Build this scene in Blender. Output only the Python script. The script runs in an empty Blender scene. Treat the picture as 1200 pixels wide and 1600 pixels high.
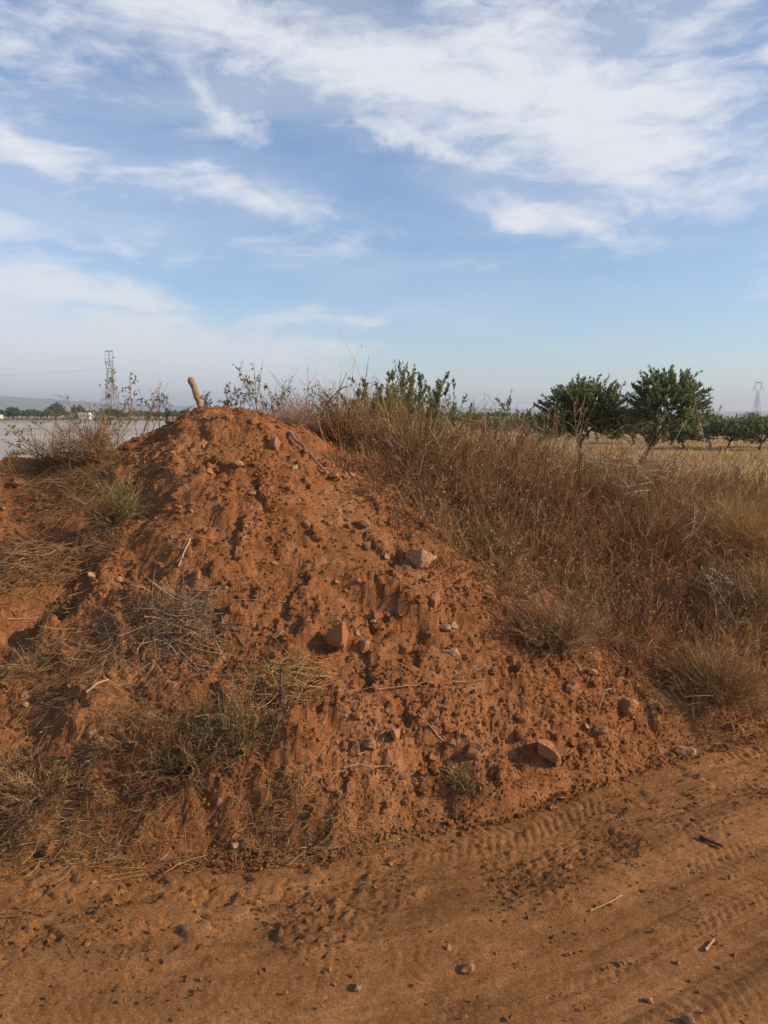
import bpy, bmesh, math
import numpy as np
from mathutils import Vector, Matrix, noise as mnoise

rng = np.random.default_rng(11)
R = math.radians
scene = bpy.context.scene
col = scene.collection

# ------------------------------------------------------------------ camera
CAM = np.array([0.0, 0.0, 1.60])
FPX = 1200.0                       # focal length in photo pixels (1200 x 1600)
PITCH = math.atan(150 / 1200)
cd = bpy.data.cameras.new('camera')
cam = bpy.data.objects.new('camera', cd)
col.objects.link(cam)
cam.location = CAM
cam.rotation_euler = (R(90) - PITCH, 0, 0)
cd.sensor_fit = 'VERTICAL'
cd.sensor_height = 24.0
cd.lens = 24.0 * FPX / 1600.0
cd.clip_start = 0.05
cd.clip_end = 40000
scene.camera = cam

# ------------------------------------------------------------------ sun, sky, exposure
SUN_EL, SUN_AZ = R(26), R(100)      # azimuth clockwise from the view direction (+Y)
sun_dir = Vector((math.sin(SUN_AZ) * math.cos(SUN_EL), math.cos(SUN_AZ) * math.cos(SUN_EL), math.sin(SUN_EL)))
ld = bpy.data.lights.new('sun', 'SUN')
ld.energy = 4.7
ld.angle = R(0.55)
ld.color = (1.0, 0.83, 0.60)
lo = bpy.data.objects.new('sun', ld)
col.objects.link(lo)
lo.location = (60, 0, 40)
lo.rotation_euler = sun_dir.to_track_quat('Z', 'Y').to_euler()

world = bpy.data.worlds.new('World')
scene.world = world
world.use_nodes = True
scene.view_settings.view_transform = 'Standard'
scene.view_settings.look = 'None'
scene.view_settings.exposure = 0.22
scene.cycles.max_bounces = 5
scene.cycles.diffuse_bounces = 3
scene.cycles.transmission_bounces = 3
scene.cycles.volume_bounces = 0
world.cycles.sampling_method = 'MANUAL'
world.cycles.sample_map_resolution = 256
scene.view_settings.gamma = 1.0
scene.view_settings.use_curve_mapping = False


def pixdir(px, py):
    x, y = (px - 600) / FPX, (800 - py) / FPX
    c, s = math.cos(PITCH), math.sin(PITCH)
    return np.array([x, c + y * s, -s + y * c])


def build_sky():
    nt = world.node_tree
    nt.nodes.clear()
    N, L = nt.nodes.new, nt.links.new

    def math_(op, a, b=None, c=None, clamp=False):
        n = N('ShaderNodeMath'); n.operation = op; n.use_clamp = clamp
        for i, v in enumerate((a, b, c)):
            if v is None:
                continue
            if isinstance(v, (int, float)):
                n.inputs[i].default_value = v
            else:
                L(v, n.inputs[i])
        return n.outputs[0]

    out = N('ShaderNodeOutputWorld')
    bg = N('ShaderNodeBackground')
    bg.inputs['Strength'].default_value = 0.12
    L(bg.outputs[0], out.inputs[0])
    sky = N('ShaderNodeTexSky')
    sky.sky_type = 'NISHITA'
    sky.sun_disc = False
    sky.sun_elevation = SUN_EL
    sky.sun_rotation = SUN_AZ
    sky.air_density = 1.0
    sky.dust_density = 0.25
    sky.ozone_density = 3.0
    tc = N('ShaderNodeTexCoord')
    sep = N('ShaderNodeSeparateXYZ')
    L(tc.outputs['Generated'], sep.inputs[0])
    X, Y, Z = sep.outputs
    az = math_('ARCTAN2', X, Y)
    el = math_('ARCSINE', Z)
    comb = N('ShaderNodeCombineXYZ')
    L(az, comb.inputs[0]); L(el, comb.inputs[1])
    # plane coordinates of a high cloud sheet
    zz = math_('ADD', math_('MAXIMUM', Z, 0.0), 0.10)
    pc = N('ShaderNodeCombineXYZ')
    L(math_('DIVIDE', X, zz), pc.inputs[0]); L(math_('DIVIDE', Y, zz), pc.inputs[1])

    def noise(vec, scale, detail, rough, dist=0.0, rot=0.0, sc=(1, 1, 1), lac=2.0):
        mp = N('ShaderNodeMapping')
        mp.inputs['Rotation'].default_value = (0, 0, rot)
        mp.inputs['Scale'].default_value = sc
        L(vec, mp.inputs[0])
        n = N('ShaderNodeTexNoise')
        n.inputs['Scale'].default_value = scale
        n.inputs['Detail'].default_value = detail
        n.inputs['Roughness'].default_value = rough
        n.inputs['Distortion'].default_value = dist
        n.inputs['Lacunarity'].default_value = lac
        L(mp.outputs[0], n.inputs['Vector'])
        return n.outputs[0]

    # warp the (azimuth, elevation) vector so that the cloud masses get torn edges
    wn = N('ShaderNodeTexNoise'); wn.inputs['Scale'].default_value = 6.0; wn.inputs['Detail'].default_value = 5
    wn.inputs['Roughness'].default_value = 0.6
    L(comb.outputs[0], wn.inputs['Vector'])
    sub = N('ShaderNodeVectorMath'); sub.operation = 'SUBTRACT'
    L(wn.outputs['Color'], sub.inputs[0]); sub.inputs[1].default_value = (0.5, 0.5, 0.5)
    scl = N('ShaderNodeVectorMath'); scl.operation = 'MULTIPLY'
    L(sub.outputs[0], scl.inputs[0]); scl.inputs[1].default_value = (0.16, 0.10, 0)
    add = N('ShaderNodeVectorMath'); add.operation = 'ADD'
    L(comb.outputs[0], add.inputs[0]); L(scl.outputs[0], add.inputs[1])
    warped = add.outputs[0]

    # masses of the cloud field: centre pixel, half sizes in pixels, tilt (deg, clockwise in the picture), weight
    masses = [
        (900, 150, 230, 130, 22, 1.00), (720, 70, 220, 90, 8, 0.60), (430, 60, 290, 56, 16, 0.95),
        (140, 40, 260, 90, 12, 0.85), (1010, 250, 130, 60, 28, 0.60), (600, 130, 120, 40, 25, 0.35),
        (1080, 40, 110, 26, -22, 0.40), (60, 240, 120, 32, 14, 0.90), (365, 306, 130, 28, 8, 1.35),
        (345, 155, 55, 18, 40, 1.00), (680, 236, 110, 12, 16, 0.80), (785, 338, 75, 18, 30, 0.95),
        (890, 350, 80, 16, 18, 0.70), (330, 392, 330, 24, 3, 0.62), (80, 565, 420, 70, 2, 1.6),
        (540, 498, 110, 11, -4, 1.0), (495, 545, 60, 16, -8, 0.8), (205, 470, 60, 10, 8, 0.7), (30, 450, 140, 26, 2, 0.9),
        (1170, 235, 60, 30, 10, 0.7), (1000, 636, 900, 36, 0, 1.4), (-500, 200, 400, 160, 10, 0.9), (1700, 120, 350, 140, 20, 0.9),
        (-700, 520, 500, 60, 0, 1.0), (1900, 420, 400, 60, 5, 0.7),
    ]
    total = None
    for (px, py, rx, ry, tilt, w) in masses:
        d = pixdir(px, py); d = d / np.linalg.norm(d)
        mp = N('ShaderNodeMapping'); mp.vector_type = 'TEXTURE'
        mp.inputs['Location'].default_value = (math.atan2(d[0], d[1]), math.asin(d[2]), 0)
        mp.inputs['Rotation'].default_value = (0, 0, -R(tilt))
        mp.inputs['Scale'].default_value = (rx / FPX, ry / FPX, 1)
        L(warped, mp.inputs[0])
        dot = N('ShaderNodeVectorMath'); dot.operation = 'DOT_PRODUCT'
        L(mp.outputs[0], dot.inputs[0]); L(mp.outputs[0], dot.inputs[1])
        g = math_('MULTIPLY', math_('POWER', 2.718, math_('MULTIPLY', dot.outputs['Value'], -0.8)), w)
        total = g if total is None else math_('ADD', total, g)

    # fibres of the cirrus: noise stretched along the wind, plus softer clumps
    fib = noise(comb.outputs[0], 5.0, 9, 0.62, 0.6, R(24), (1.0, 3.4, 1))
    fin = noise(comb.outputs[0], 16.0, 8, 0.65, 0.4, R(30), (1.0, 2.6, 1))
    clump = noise(pc.outputs[0], 0.9, 6, 0.6, 0.3, 0.5, (1, 1, 1))
    veil = noise(comb.outputs[0], 2.2, 6, 0.55, 0.3, R(6), (1.0, 5.0, 1))
    f = math_('ADD', math_('MULTIPLY', fib, 1.15), math_('MULTIPLY', fin, 0.55))
    f = math_('ADD', f, math_('MULTIPLY', clump, 0.35))
    soft = math_('DIVIDE', total, math_('ADD', 1.0, math_('MULTIPLY', total, 0.42)))
    dens = math_('ADD', math_('MULTIPLY', soft, 1.12), math_('SUBTRACT', math_('MULTIPLY', f, 1.7), 1.98))
    a1 = N('ShaderNodeMapRange'); a1.interpolation_type = 'SMOOTHSTEP'
    L(dens, a1.inputs[0])
    for i, v in ((1, 0.0), (2, 1.0), (3, 0.0), (4, 0.88)):
        a1.inputs[i].default_value = v
    a2 = N('ShaderNodeMapRange'); a2.interpolation_type = 'SMOOTHSTEP'
    L(math_('ADD', veil, math_('MULTIPLY', total, 0.18)), a2.inputs[0])
    for i, v in ((1, 0.38), (2, 0.85), (3, 0.0), (4, 0.34)):
        a2.inputs[i].default_value = v
    alpha = math_('MAXIMUM', a1.outputs[0], a2.outputs[0])
    mix = N('ShaderNodeMix'); mix.data_type = 'RGBA'
    L(alpha, mix.inputs['Factor'])
    hs = N('ShaderNodeMix'); hs.data_type = 'RGBA'; hs.blend_type = 'MULTIPLY'
    hs.inputs['Factor'].default_value = 1.0
    L(sky.outputs[0], hs.inputs['A']); hs.inputs['B'].default_value = SKY_TINT
    L(hs.outputs['Result'], mix.inputs['A'])
    mix.inputs['B'].default_value = CLOUD
    L(mix.outputs['Result'], bg.inputs['Color'])


SKY_TINT = (1.0, 1.08, 1.17, 1)
CLOUD = (6.3, 6.4, 6.7, 1)
build_sky()


# ------------------------------------------------------------------ noise on arrays
def _grad(ix, iy, seed):
    h = (ix.astype(np.int64) * 374761393 + iy.astype(np.int64) * 668265263 + seed * 974634721) & 0x7fffffff
    h = ((h ^ (h >> 13)) * 1274126177) & 0x7fffffff
    h = h ^ (h >> 16)
    a = (h & 0xffff) / 65536.0 * 2 * np.pi
    return np.cos(a), np.sin(a)


def perlin(x, y, seed=0):
    ix, iy = np.floor(x), np.floor(y)
    fx, fy = x - ix, y - iy
    u, v = fx * fx * fx * (fx * (fx * 6 - 15) + 10), fy * fy * fy * (fy * (fy * 6 - 15) + 10)
    r = []
    for dx, dy in ((0, 0), (1, 0), (0, 1), (1, 1)):
        gx, gy = _grad(ix + dx, iy + dy, seed)
        r.append(gx * (fx - dx) + gy * (fy - dy))
    return (r[0] * (1 - u) + r[1] * u) * (1 - v) + (r[2] * (1 - u) + r[3] * u) * v


def fbm(x, y, scale, octv=4, gain=0.5, seed=0):
    s, a, f = 0, 1.0, 1.0 / scale
    for o in range(octv):
        s = s + a * perlin(x * f + 17.3 * o, y * f - 9.1 * o, seed + o)
        a *= gain; f *= 2.03
    return s


def billow(x, y, scale, octv=3, gain=0.5, seed=0):
    s, a, f = 0, 1.0, 1.0 / scale
    for o in range(octv):
        s = s + a * (np.abs(perlin(x * f + 7.7 * o, y * f + 3.1 * o, seed + o)) * 2 - 0.5)
        a *= gain; f *= 2.1
    return s


def clods(x, y, cell, seed, share=0.6):
    """broken lumps: in every cell one lump of its own size, with crevices between"""
    gx, gy = x / cell + 0.35 * perlin(x / cell * 0.9, y / cell * 0.9, seed), y / cell + 0.35 * perlin(x / cell * 0.9 + 9, y / cell * 0.9, seed)
    ix, iy = np.floor(gx), np.floor(gy)
    best = np.zeros_like(gx)
    for dx in (-1, 0, 1):
        for dy in (-1, 0, 1):
            a, b = _grad(ix + dx, iy + dy, seed)
            c, d = _grad(ix + dx, iy + dy, seed + 71)
            px, py = ix + dx + 0.5 + 0.38 * a, iy + dy + 0.5 + 0.38 * c
            size = np.where(b > 1 - 2 * share, 0.45 + 0.4 * (d * 0.5 + 0.5), 0.0)
            r = np.abs(gx - px) * (0.8 + 0.4 * d) + np.abs(gy - py) * (0.8 - 0.3 * d)          # faceted, not round
            r2 = np.hypot(gx - px, gy - py)
            best = np.maximum(best, np.clip(size - 0.5 * (r + r2), 0, 0.32) * np.where(size > 0, 1, 0))
    return best


def sstep(a, b, x):
    t = np.clip((x - a) / (b - a), 0, 1)
    return t * t * (3 - 2 * t)


def smax(a, b, k):
    h = np.clip(0.5 + 0.5 * (a - b) / k, 0, 1)
    return b * (1 - h) + a * h + k * h * (1 - h)


def curve(xs, ys):
    xs, ys = np.array(xs, float), np.array(ys, float)
    fx = np.linspace(xs[0], xs[-1], 800)
    fy = np.interp(fx, xs, ys)
    k = 41
    fy = np.convolve(np.pad(fy, k // 2, mode='edge'), np.hanning(k) / np.hanning(k).sum(), mode='valid')
    return lambda x: np.interp(x, fx, fy)


# ------------------------------------------------------------------ the lie of the land
foot = curve([-6, -2.2, -1.4, -0.25, 0.5, 1.2, 2.05, 3.5, 8], [2.7, 2.66, 2.66, 2.72, 3.02, 3.48, 3.88, 4.5, 6.4])
crest_y = curve([-6, -2.5, -1, 0, 1, 2, 3, 5, 8], [4.5, 4.6, 5.0, 5.2, 5.5, 6.0, 6.6, 7.8, 9.6])
crest_z = curve([-6, -2.6, -1.9, -1.4, -0.9, -0.4, 0.1, 0.6, 1.0, 2, 3, 5, 8], [1.46, 1.54, 1.64, 1.70, 1.74, 1.72, 1.60, 1.42, 1.28, 1.00, 0.80, 0.60, 0.45])
PEAK = (-1.0, 4.85, 1.66)


def base_height(x, y):
    yb, yc, zc = foot(x), crest_y(x), crest_z(x)
    t = (y - yb) / (yc - yb)
    f = np.clip(t, 0, 2)
    prof = 1 - np.sqrt((np.clip(1 - f, -1, 1)) ** 2 + 0.035) + 0.02
    prof = np.where(t < 1, prof, prof)
    front = zc * np.clip(prof, -0.1, 1) - np.clip(-t, 0, 1) * 0.95
    # behind the crest the bank falls away gently
    back = 0.833 * zc * np.exp(-((y - yc) / 2.4) ** 2)
    bank = np.where(y < yc, front, back - sstep(3.0, 5.0, y - yc) * 0.3)
    # the dumped pile of earth with its peak
    dx, dy = x - PEAK[0], y - PEAK[1]
    sl = np.where(dx < 0, 0.55, 0.56) * np.abs(dx)
    sf = np.where(dy < 0, 0.76, 0.62) * np.abs(dy)
    r = np.sqrt(sl ** 2 + sf ** 2 + 0.012)
    pile = PEAK[2] + 0.12 - r
    pile = PEAK[2] - 0.02 - smax(PEAK[2] - 0.02 - pile, 0 * pile, 0.12)
    return smax(bank, pile, 0.10)


def road_q(x, y):
    return (foot(x) - y) * (1 - 0.10 * sstep(-0.5, 1.0, x))


BUMPS = []     # (x, y, radius x, radius y, rotation, amplitude)


def apply_bumps(x, y, h):
    for (bx, by, rx, ry, a, amp) in BUMPS:
        c, s = math.cos(a), math.sin(a)
        dx, dy = x - bx, y - by
        u, v = (dx * c + dy * s) / rx, (-dx * s + dy * c) / ry
        d = u * u + v * v
        m = d < 6
        if np.any(m):
            h = h + np.where(m, amp * np.exp(-d * d * 0.7), 0)
    return h


def mound_height(x, y):
    h = base_height(x, y)
    h = apply_bumps(x, y, h)
    q = road_q(x, y)
    on = 0.6 * sstep(0.15, 0.0, q) + 0.4 * sstep(0.02, -0.12, q)                                    # 1 on the slope, 0 on the road
    left = sstep(-0.3, -1.0, x)
    h = h + on * (0.075 * fbm(x, y, 0.62, 3, 0.5, 3) + 0.035 * left * fbm(x, y, 0.30, 2, 0.5, 8))
    rough = 0.45 + 0.75 * sstep(-0.25, 0.35, fbm(x, y, 0.5, 2, 0.5, 21)) + 0.5 * sstep(3.9, 3.2, y) + 0.2 * np.exp(-((y - foot(x) - 0.12) / 0.25) ** 2)
    h = h + on * rough * (0.008 * billow(x, y, 0.15, 3, 0.6, 31) + 0.030 * clods(x, y, 0.085, 43, .35) + 0.026 * clods(x, y, 0.042, 44, .6) + 0.009 * fbm(x, y, 0.030, 2, 0.7, 47))
    # little scarps where the crust has slid
    sc = fbm(x + 0.25 * fbm(x, y, 0.4, 2, 0.5, 77), y * 1.6, 0.42, 3, 0.55, 51)
    h = h + on * 0.030 * sstep(0.0, 0.07, sc) * sstep(5.2, 4.6, y)
    # the pile breaks off steeply into a hollow on its shaded left side
    h = h - 0.09 * sstep(0.0, 0.24, -1.12 - x + 0.16 * fbm(x, y, 0.35, 3, 0.5, 55) - 0.10 * (4.4 - y)) * sstep(3.60, 3.95, y) * sstep(4.90, 4.55, y)
    h = h - 0.28 * sstep(-0.24, 0.45, q + 0.16 * fbm(x, y, 0.34, 3, 0.6, 59)) + 0.018 * fbm(x, y, 0.16, 3, 0.6, 57) * sstep(-0.25, -0.1, q)
    return h


def road_height(x, y):
    q = road_q(x, y)
    s = x + 0.35 * y
    h = 0.018 * fbm(x, y, 1.1, 3, 0.5, 61)
    # wheel ruts running along the foot of the mound
    for (c, w, dpt) in ((0.20, 0.13, 0.014), (0.62, 0.10, -0.012), (0.86, 0.22, 0.014), (1.25, 0.10, -0.010)):
        h = h - dpt * np.exp(-((q - c - 0.04 * np.sin(s * 1.7)) / w) ** 2)
    # tread blocks, worn away in patches
    keep = 1.1 * sstep(-0.3, 0.25, fbm(x, y, 0.5, 3, 0.6, 71)) * (0.6 + 0.5 * sstep(-0.2, 0.8, x))
    for (c, w, sp, lean, amp) in ((0.19, 0.10, 0.046, 0.6, 0.0050), (0.78, 0.06, 0.040, -0.6, 0.0034), (0.94, 0.06, 0.040, 0.7, 0.0030),
                                  (1.20, 0.07, 0.042, 0.4, 0.0030), (1.42, 0.06, 0.04, -0.5, 0.0026)):
        qq = q - c - 0.03 * np.sin(s * 1.3 + c * 5)
        band = sstep(w * 1.25, w * 0.85, np.abs(qq))
        ph = (s * 1.06 + lean * np.abs(qq) + 0.012 * perlin(x * 23, y * 23, 6)) / sp
        bar = sstep(0.25, 0.55, np.abs(((ph + 0.45 * perlin(x * 5, y * 5, 5)) % 1.0) - 0.5) * 2)
        h = h + amp * keep * band * (bar - 0.5)
    # long drag lines along the wheel tracks
    h = h + 0.0050 * perlin(q * 22 + 0.6 * perlin(x * 1.5, y * 1.5, 15), s * 0.55, 13) * sstep(0.35, 0.75, q) + 0.003 * perlin(q * 48, s * 0.9, 14) * sstep(0.1, 0.5, q)
    # scaly crust: plates with broken edges
    cr = fbm(x * 0.8 + 0.10 * perlin(x * 11, y * 11, 81), y * 1.5, 0.20, 4, 0.58, 83)
    zone = sstep(-0.05, 0.10, q) * sstep(0.80, 0.45, q) * (0.55 + 0.45 * sstep(0.3, -0.4, x))
    h = h + zone * 0.011 * sstep(0.03, 0.06, cr) - zone * 0.006 * sstep(-0.12, -0.20, cr)
    # crumbled berms between the tracks
    crumb = np.exp(-((q - 0.50) / 0.15) ** 2) * sstep(-0.1, 0.3, fbm(x, y, 0.35, 2, 0.5, 91))
    h = h + crumb * 0.012 * (0.4 + billow(x, y, 0.035, 3, 0.65, 95)) + 0.0022 * fbm(x, y, 0.03, 2, 0.6, 97)
    h = h + 0.03 * sstep(0.10, -0.15, q)
    return h + 0.004


def ground_z(x, y):
    x, y = np.atleast_1d(np.asarray(x, float)), np.atleast_1d(np.asarray(y, float))
    m = np.where((y > foot(x) - 0.4) & (y < 10.4) & (np.abs(x) < 7.5), mound_height(x, y), -1)
    r = np.where((y < foot(x) + 0.35) & (y > 0.4), road_height(x, y), -1)
    return np.maximum(np.maximum(m, r), 0.0)


def hit(px, py):
    """point of the land under a pixel of the photograph"""
    d = pixdir(px, py)
    t = np.linspace(1.2, 13, 3200)
    p = CAM[None] + d[None] * t[:, None]
    k = np.nonzero(p[:, 2] <= ground_z(p[:, 0], p[:, 1]))[0]
    if len(k) == 0:
        k = [len(t) - 1]
    return p[k[0]]


def at(px, py, y):
    d = pixdir(px, py)
    return CAM + d * (y / d[1])


def on_ground(px, y):
    """point of the land in the picture column px at depth y"""
    p = at(px, 800, y)
    p[2] = ground_z(p[0], p[1])[0]
    return p


# hollows and humps seen on the heap
for (px, py, rx, ry, a, amp) in (
        (225, 868, .13, .10, 0, -.09), (165, 850, .16, .10, .3, .05), (95, 925, .13, .09, .2, -.09), (25, 985, .10, .14, 0, -.10),
        (60, 875, .2, .12, 0, .06), (85, 805, .45, .16, 0, -.08), (130, 1100, .12, .10, 0, .06), (330, 1150, .2, .10, 0, -.06),
        (620, 955, .20, .05, -.35, -.06), (600, 925, .22, .07, -.35, .04), (455, 975, .05, .05, 0, -.03), (510, 985, .05, .05, 0, -.04),
        (300, 1010, .22, .12, .2, -.06), (560, 1120, .16, .10, 0, .04), (700, 1190, .16, .05, 0, -.04), (330, 910, .03, .02, 0, -.03),
        (365, 870, .03, .02, 0, -.03), (790, 1165, .10, .05, 0, -.04), (430, 760, .05, .03, .2, -.03), (390, 740, .14, .03, .2, .03),
        (470, 1150, .10, .08, 0, .05), (250, 1215, .22, .07, 0, -.05), (1040, 1060, .12, .10, 0, -.05)):
    p = hit(px, py)
    BUMPS.append((p[0], p[1], rx, ry, a, amp))


# ------------------------------------------------------------------ meshes from arrays
class Geo:
    def __init__(self):
        self.v, self.q, self.t, self.cq, self.ct, self.n = [], [], [], [], [], 0

    def quads(self, v, q, c):
        v = np.asarray(v, float).reshape(-1, 3); q = np.asarray(q).reshape(-1, 4)
        self.v.append(v); self.q.append(q + self.n); self.n += len(v)
        self.cq.append(np.broadcast_to(np.asarray(c, float), (len(q), 3)))

    def tris(self, v, t, c):
        v = np.asarray(v, float).reshape(-1, 3); t = np.asarray(t).reshape(-1, 3)
        self.v.append(v); self.t.append(t + self.n); self.n += len(v)
        self.ct.append(np.broadcast_to(np.asarray(c, float), (len(t), 3)))

    def mesh(self, name, material, smooth=True):
        me = bpy.data.meshes.new(name)
        v = np.concatenate(self.v)
        q = np.concatenate(self.q) if self.q else np.zeros((0, 4), int)
        t = np.concatenate(self.t) if self.t else np.zeros((0, 3), int)
        loops = np.concatenate([q.ravel(), t.ravel()])
        starts = np.concatenate([np.arange(len(q)) * 4, len(q) * 4 + np.arange(len(t)) * 3])
        me.vertices.add(len(v)); me.vertices.foreach_set('co', v.ravel().astype(np.float32))
        me.loops.add(len(loops)); me.loops.foreach_set('vertex_index', loops.astype(np.int32))
        me.polygons.add(len(starts)); me.polygons.foreach_set('loop_start', starts.astype(np.int32))
        me.update(calc_edges=True)
        me.polygons.foreach_set('use_smooth', np.full(len(starts), smooth))
        cc = np.concatenate(self.cq + self.ct) if (self.cq or self.ct) else np.zeros((0, 3))
        at_ = me.attributes.new('tone', 'FLOAT_COLOR', 'FACE')
        at_.data.foreach_set('color', np.concatenate([cc, np.ones((len(cc), 1))], 1).ravel().astype(np.float32))
        if material:
            me.materials.append(material)
        me.validate()
        return me

    def build(self, name, material, parent=None, smooth=True):
        return link(name, self.mesh(name, material, smooth), parent)


JOINED = ('stems', 'twigs', 'leaves', 'stalks', 'blades', 'limbs', 'lattice', 'shoots')


def link(name, data, parent=None, loc=None):
    o = bpy.data.objects.new(name, data)
    if name in JOINED:
        o['kind'] = 'stuff'
    col.objects.link(o)
    if parent is not None:
        o.parent = parent
    if loc is not None:
        o.location = loc
    return o


def tag(o, label=None, cat=None, group=None, kind=None):
    for k, v in (('label', label), ('category', cat), ('group', group), ('kind', kind)):
        if v:
            o[k] = v
    return o


def empty(name, loc):
    o = link(name, None, loc=loc)
    o.empty_display_size = 0.1
    return o


def unit(v):
    return v / np.maximum(np.linalg.norm(v, axis=-1, keepdims=True), 1e-9)


def rand_dirs(n, up=0.3, spread=1.0):
    a = rng.uniform(0, 2 * np.pi, n)
    z = rng.uniform(up, 1.0, n)
    r = np.sqrt(np.clip(1 - z * z, 0, 1)) * spread
    return unit(np.stack([np.cos(a) * r, np.sin(a) * r, z], 1))


def pal(colors, n, jit=0.18):
    c = np.array(colors, float)[rng.integers(0, len(colors), n)]
    return np.clip(c * (1 + rng.normal(0, jit, (n, 1))), 0.004, 0.9)


def paths(p0, d, L, bend, K):
    t = np.linspace(0, 1, K)[None, :, None]
    L = np.broadcast_to(np.asarray(L, float), (len(p0),))[:, None, None]
    return p0[:, None] + d[:, None] * L * t + bend[:, None] * L * t * t


def ribbons(G, P, r, c, taper=0.7):
    """flat blades along the polylines P (N, K, 3)"""
    n, K, _ = P.shape
    tan = unit(np.diff(P, axis=1, append=2 * P[:, -1:] - P[:, -2:-1]))
    side = unit(np.cross(tan, unit(rng.normal(0, 1, (n, 1, 3)))))
    w = np.broadcast_to(np.asarray(r, float), (n,))[:, None, None] * (1 - taper * np.linspace(0, 1, K))[None, :, None]
    V = np.stack([P - side * w, P + side * w], 2)              # n K 2 3
    i = (np.arange(n) * K * 2)[:, None] + (np.arange(K - 1) * 2)[None]
    Q = np.stack([i, i + 1, i + 3, i + 2], -1).reshape(-1, 4)
    G.quads(V, Q, np.repeat(np.broadcast_to(c, (n, 3)), K - 1, 0))


def tubes(G, P, r, c, sides=3, taper=0.7, rad=None):
    """round stems along the polylines P (N, K, 3)"""
    n, K, _ = P.shape
    tan = unit(np.gradient(P, axis=1))
    ref = np.where(np.abs(tan[..., 2:3]) < 0.9, np.array([0, 0, 1.0]), np.array([1.0, 0, 0]))
    a = unit(np.cross(tan, ref)); b = np.cross(tan, a)
    if rad is None:
        rad = np.broadcast_to(np.asarray(r, float), (n,))[:, None] * (1 - taper * np.linspace(0, 1, K))[None]
    th = np.arange(sides) / sides * 2 * np.pi
    V = P[:, :, None] + rad[:, :, None, None] * (a[:, :, None] * np.cos(th)[None, None, :, None] + b[:, :, None] * np.sin(th)[None, None, :, None])
    i = (np.arange(n) * K * sides)[:, None, None] + (np.arange(K - 1) * sides)[None, :, None] + np.arange(sides)[None, None]
    j = (np.arange(n) * K * sides)[:, None, None] + (np.arange(K - 1) * sides)[None, :, None] + ((np.arange(sides) + 1) % sides)[None, None]
    Q = np.stack([i, j, j + sides, i + sides], -1).reshape(-1, 4)
    base = G.n
    G.quads(V, Q, np.repeat(np.broadcast_to(c, (n, 3)), (K - 1) * sides, 0))
    # end cap
    if sides >= 3:
        k = (np.arange(n) * K * sides)[:, None] + (K - 1) * sides
        T = np.concatenate([np.stack([k[:, 0], k[:, 0] + m, k[:, 0] + m + 1], 1) for m in range(1, sides - 1)])
        G.t.append(T + base); G.ct.append(np.tile(np.broadcast_to(c, (n, 3)), (sides - 2, 1)))


def leaves(G, pos, d, L, W, c):
    n = len(pos)
    L = np.broadcast_to(np.asarray(L, float), (n,))[:, None]; W = np.broadcast_to(np.asarray(W, float), (n,))[:, None]
    s = unit(np.cross(d, unit(rng.normal(0, 1, (n, 3)))))
    nrm = np.cross(s, d)
    V = np.stack([pos, pos + d * L * .45 + s * W * .5 + nrm * W * .12, pos + d * L - nrm * L * .12, pos + d * L * .45 - s * W * .5 + nrm * W * .12], 1)
    G.quads(V, np.arange(n * 4).reshape(-1, 4), c)


def branch_from(P, m, dev, up=0.0):
    """m side shoots: start points and directions taken along the polylines P"""
    n, K, _ = P.shape
    i = rng.integers(0, n, m)
    t = rng.uniform(0.25, 1.0, m) * (K - 1)
    k = np.clip(t.astype(int), 0, K - 2); f = (t - k)[:, None]
    p = P[i, k] * (1 - f) + P[i, k + 1] * f
    d = unit(P[i, k + 1] - P[i, k])
    d = unit(d + dev * unit(rng.normal(0, 1, (m, 3))) + np.array([0, 0, up]))
    return p, d, i


# ------------------------------------------------------------------ materials
def mat(name):
    m = bpy.data.materials.new(name)
    m.use_nodes = True
    nt = m.node_tree
    return m, nt, nt.nodes['Principled BSDF']


def tex(nt, scale, detail=5, rough=0.6, dist=0.0, coord='Object', vec=None):
    n = nt.nodes.new('ShaderNodeTexNoise')
    n.inputs['Scale'].default_value = scale
    n.inputs['Detail'].default_value = detail
    n.inputs['Roughness'].default_value = rough
    n.inputs['Distortion'].default_value = dist
    if vec is None:
        tc = nt.nodes.new('ShaderNodeTexCoord'); vec = tc.outputs[coord]
    nt.links.new(vec, n.inputs['Vector'])
    return n.outputs[0]


def ramp(nt, src, stops):
    r = nt.nodes.new('ShaderNodeValToRGB')
    while len(r.color_ramp.elements) < len(stops):
        r.color_ramp.elements.new(0.5)
    for e, (p, c) in zip(r.color_ramp.elements, stops):
        e.position = p; e.color = (*c, 1)
    nt.links.new(src, r.inputs[0])
    return r.outputs[0]


def mixc(nt, fac, a, b, blend='MIX'):
    n = nt.nodes.new('ShaderNodeMix'); n.data_type = 'RGBA'; n.blend_type = blend
    for sock, v in ((n.inputs['Factor'], fac), (n.inputs['A'], a), (n.inputs['B'], b)):
        if isinstance(v, (int, float)):
            sock.default_value = v
        elif isinstance(v, tuple):
            sock.default_value = (*v, 1)
        else:
            nt.links.new(v, sock)
    return n.outputs['Result']


def bump(nt, bs, hs):
    """chain of (height socket, distance in metres, strength)"""
    prev = None
    for h, dist, st in hs:
        b = nt.nodes.new('ShaderNodeBump')
        b.inputs['Distance'].default_value = dist
        b.inputs['Strength'].default_value = st
        nt.links.new(h, b.inputs['Height'])
        if prev is not None:
            nt.links.new(prev, b.inputs['Normal'])
        prev = b.outputs[0]
    nt.links.new(prev, bs.inputs['Normal'])


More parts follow.
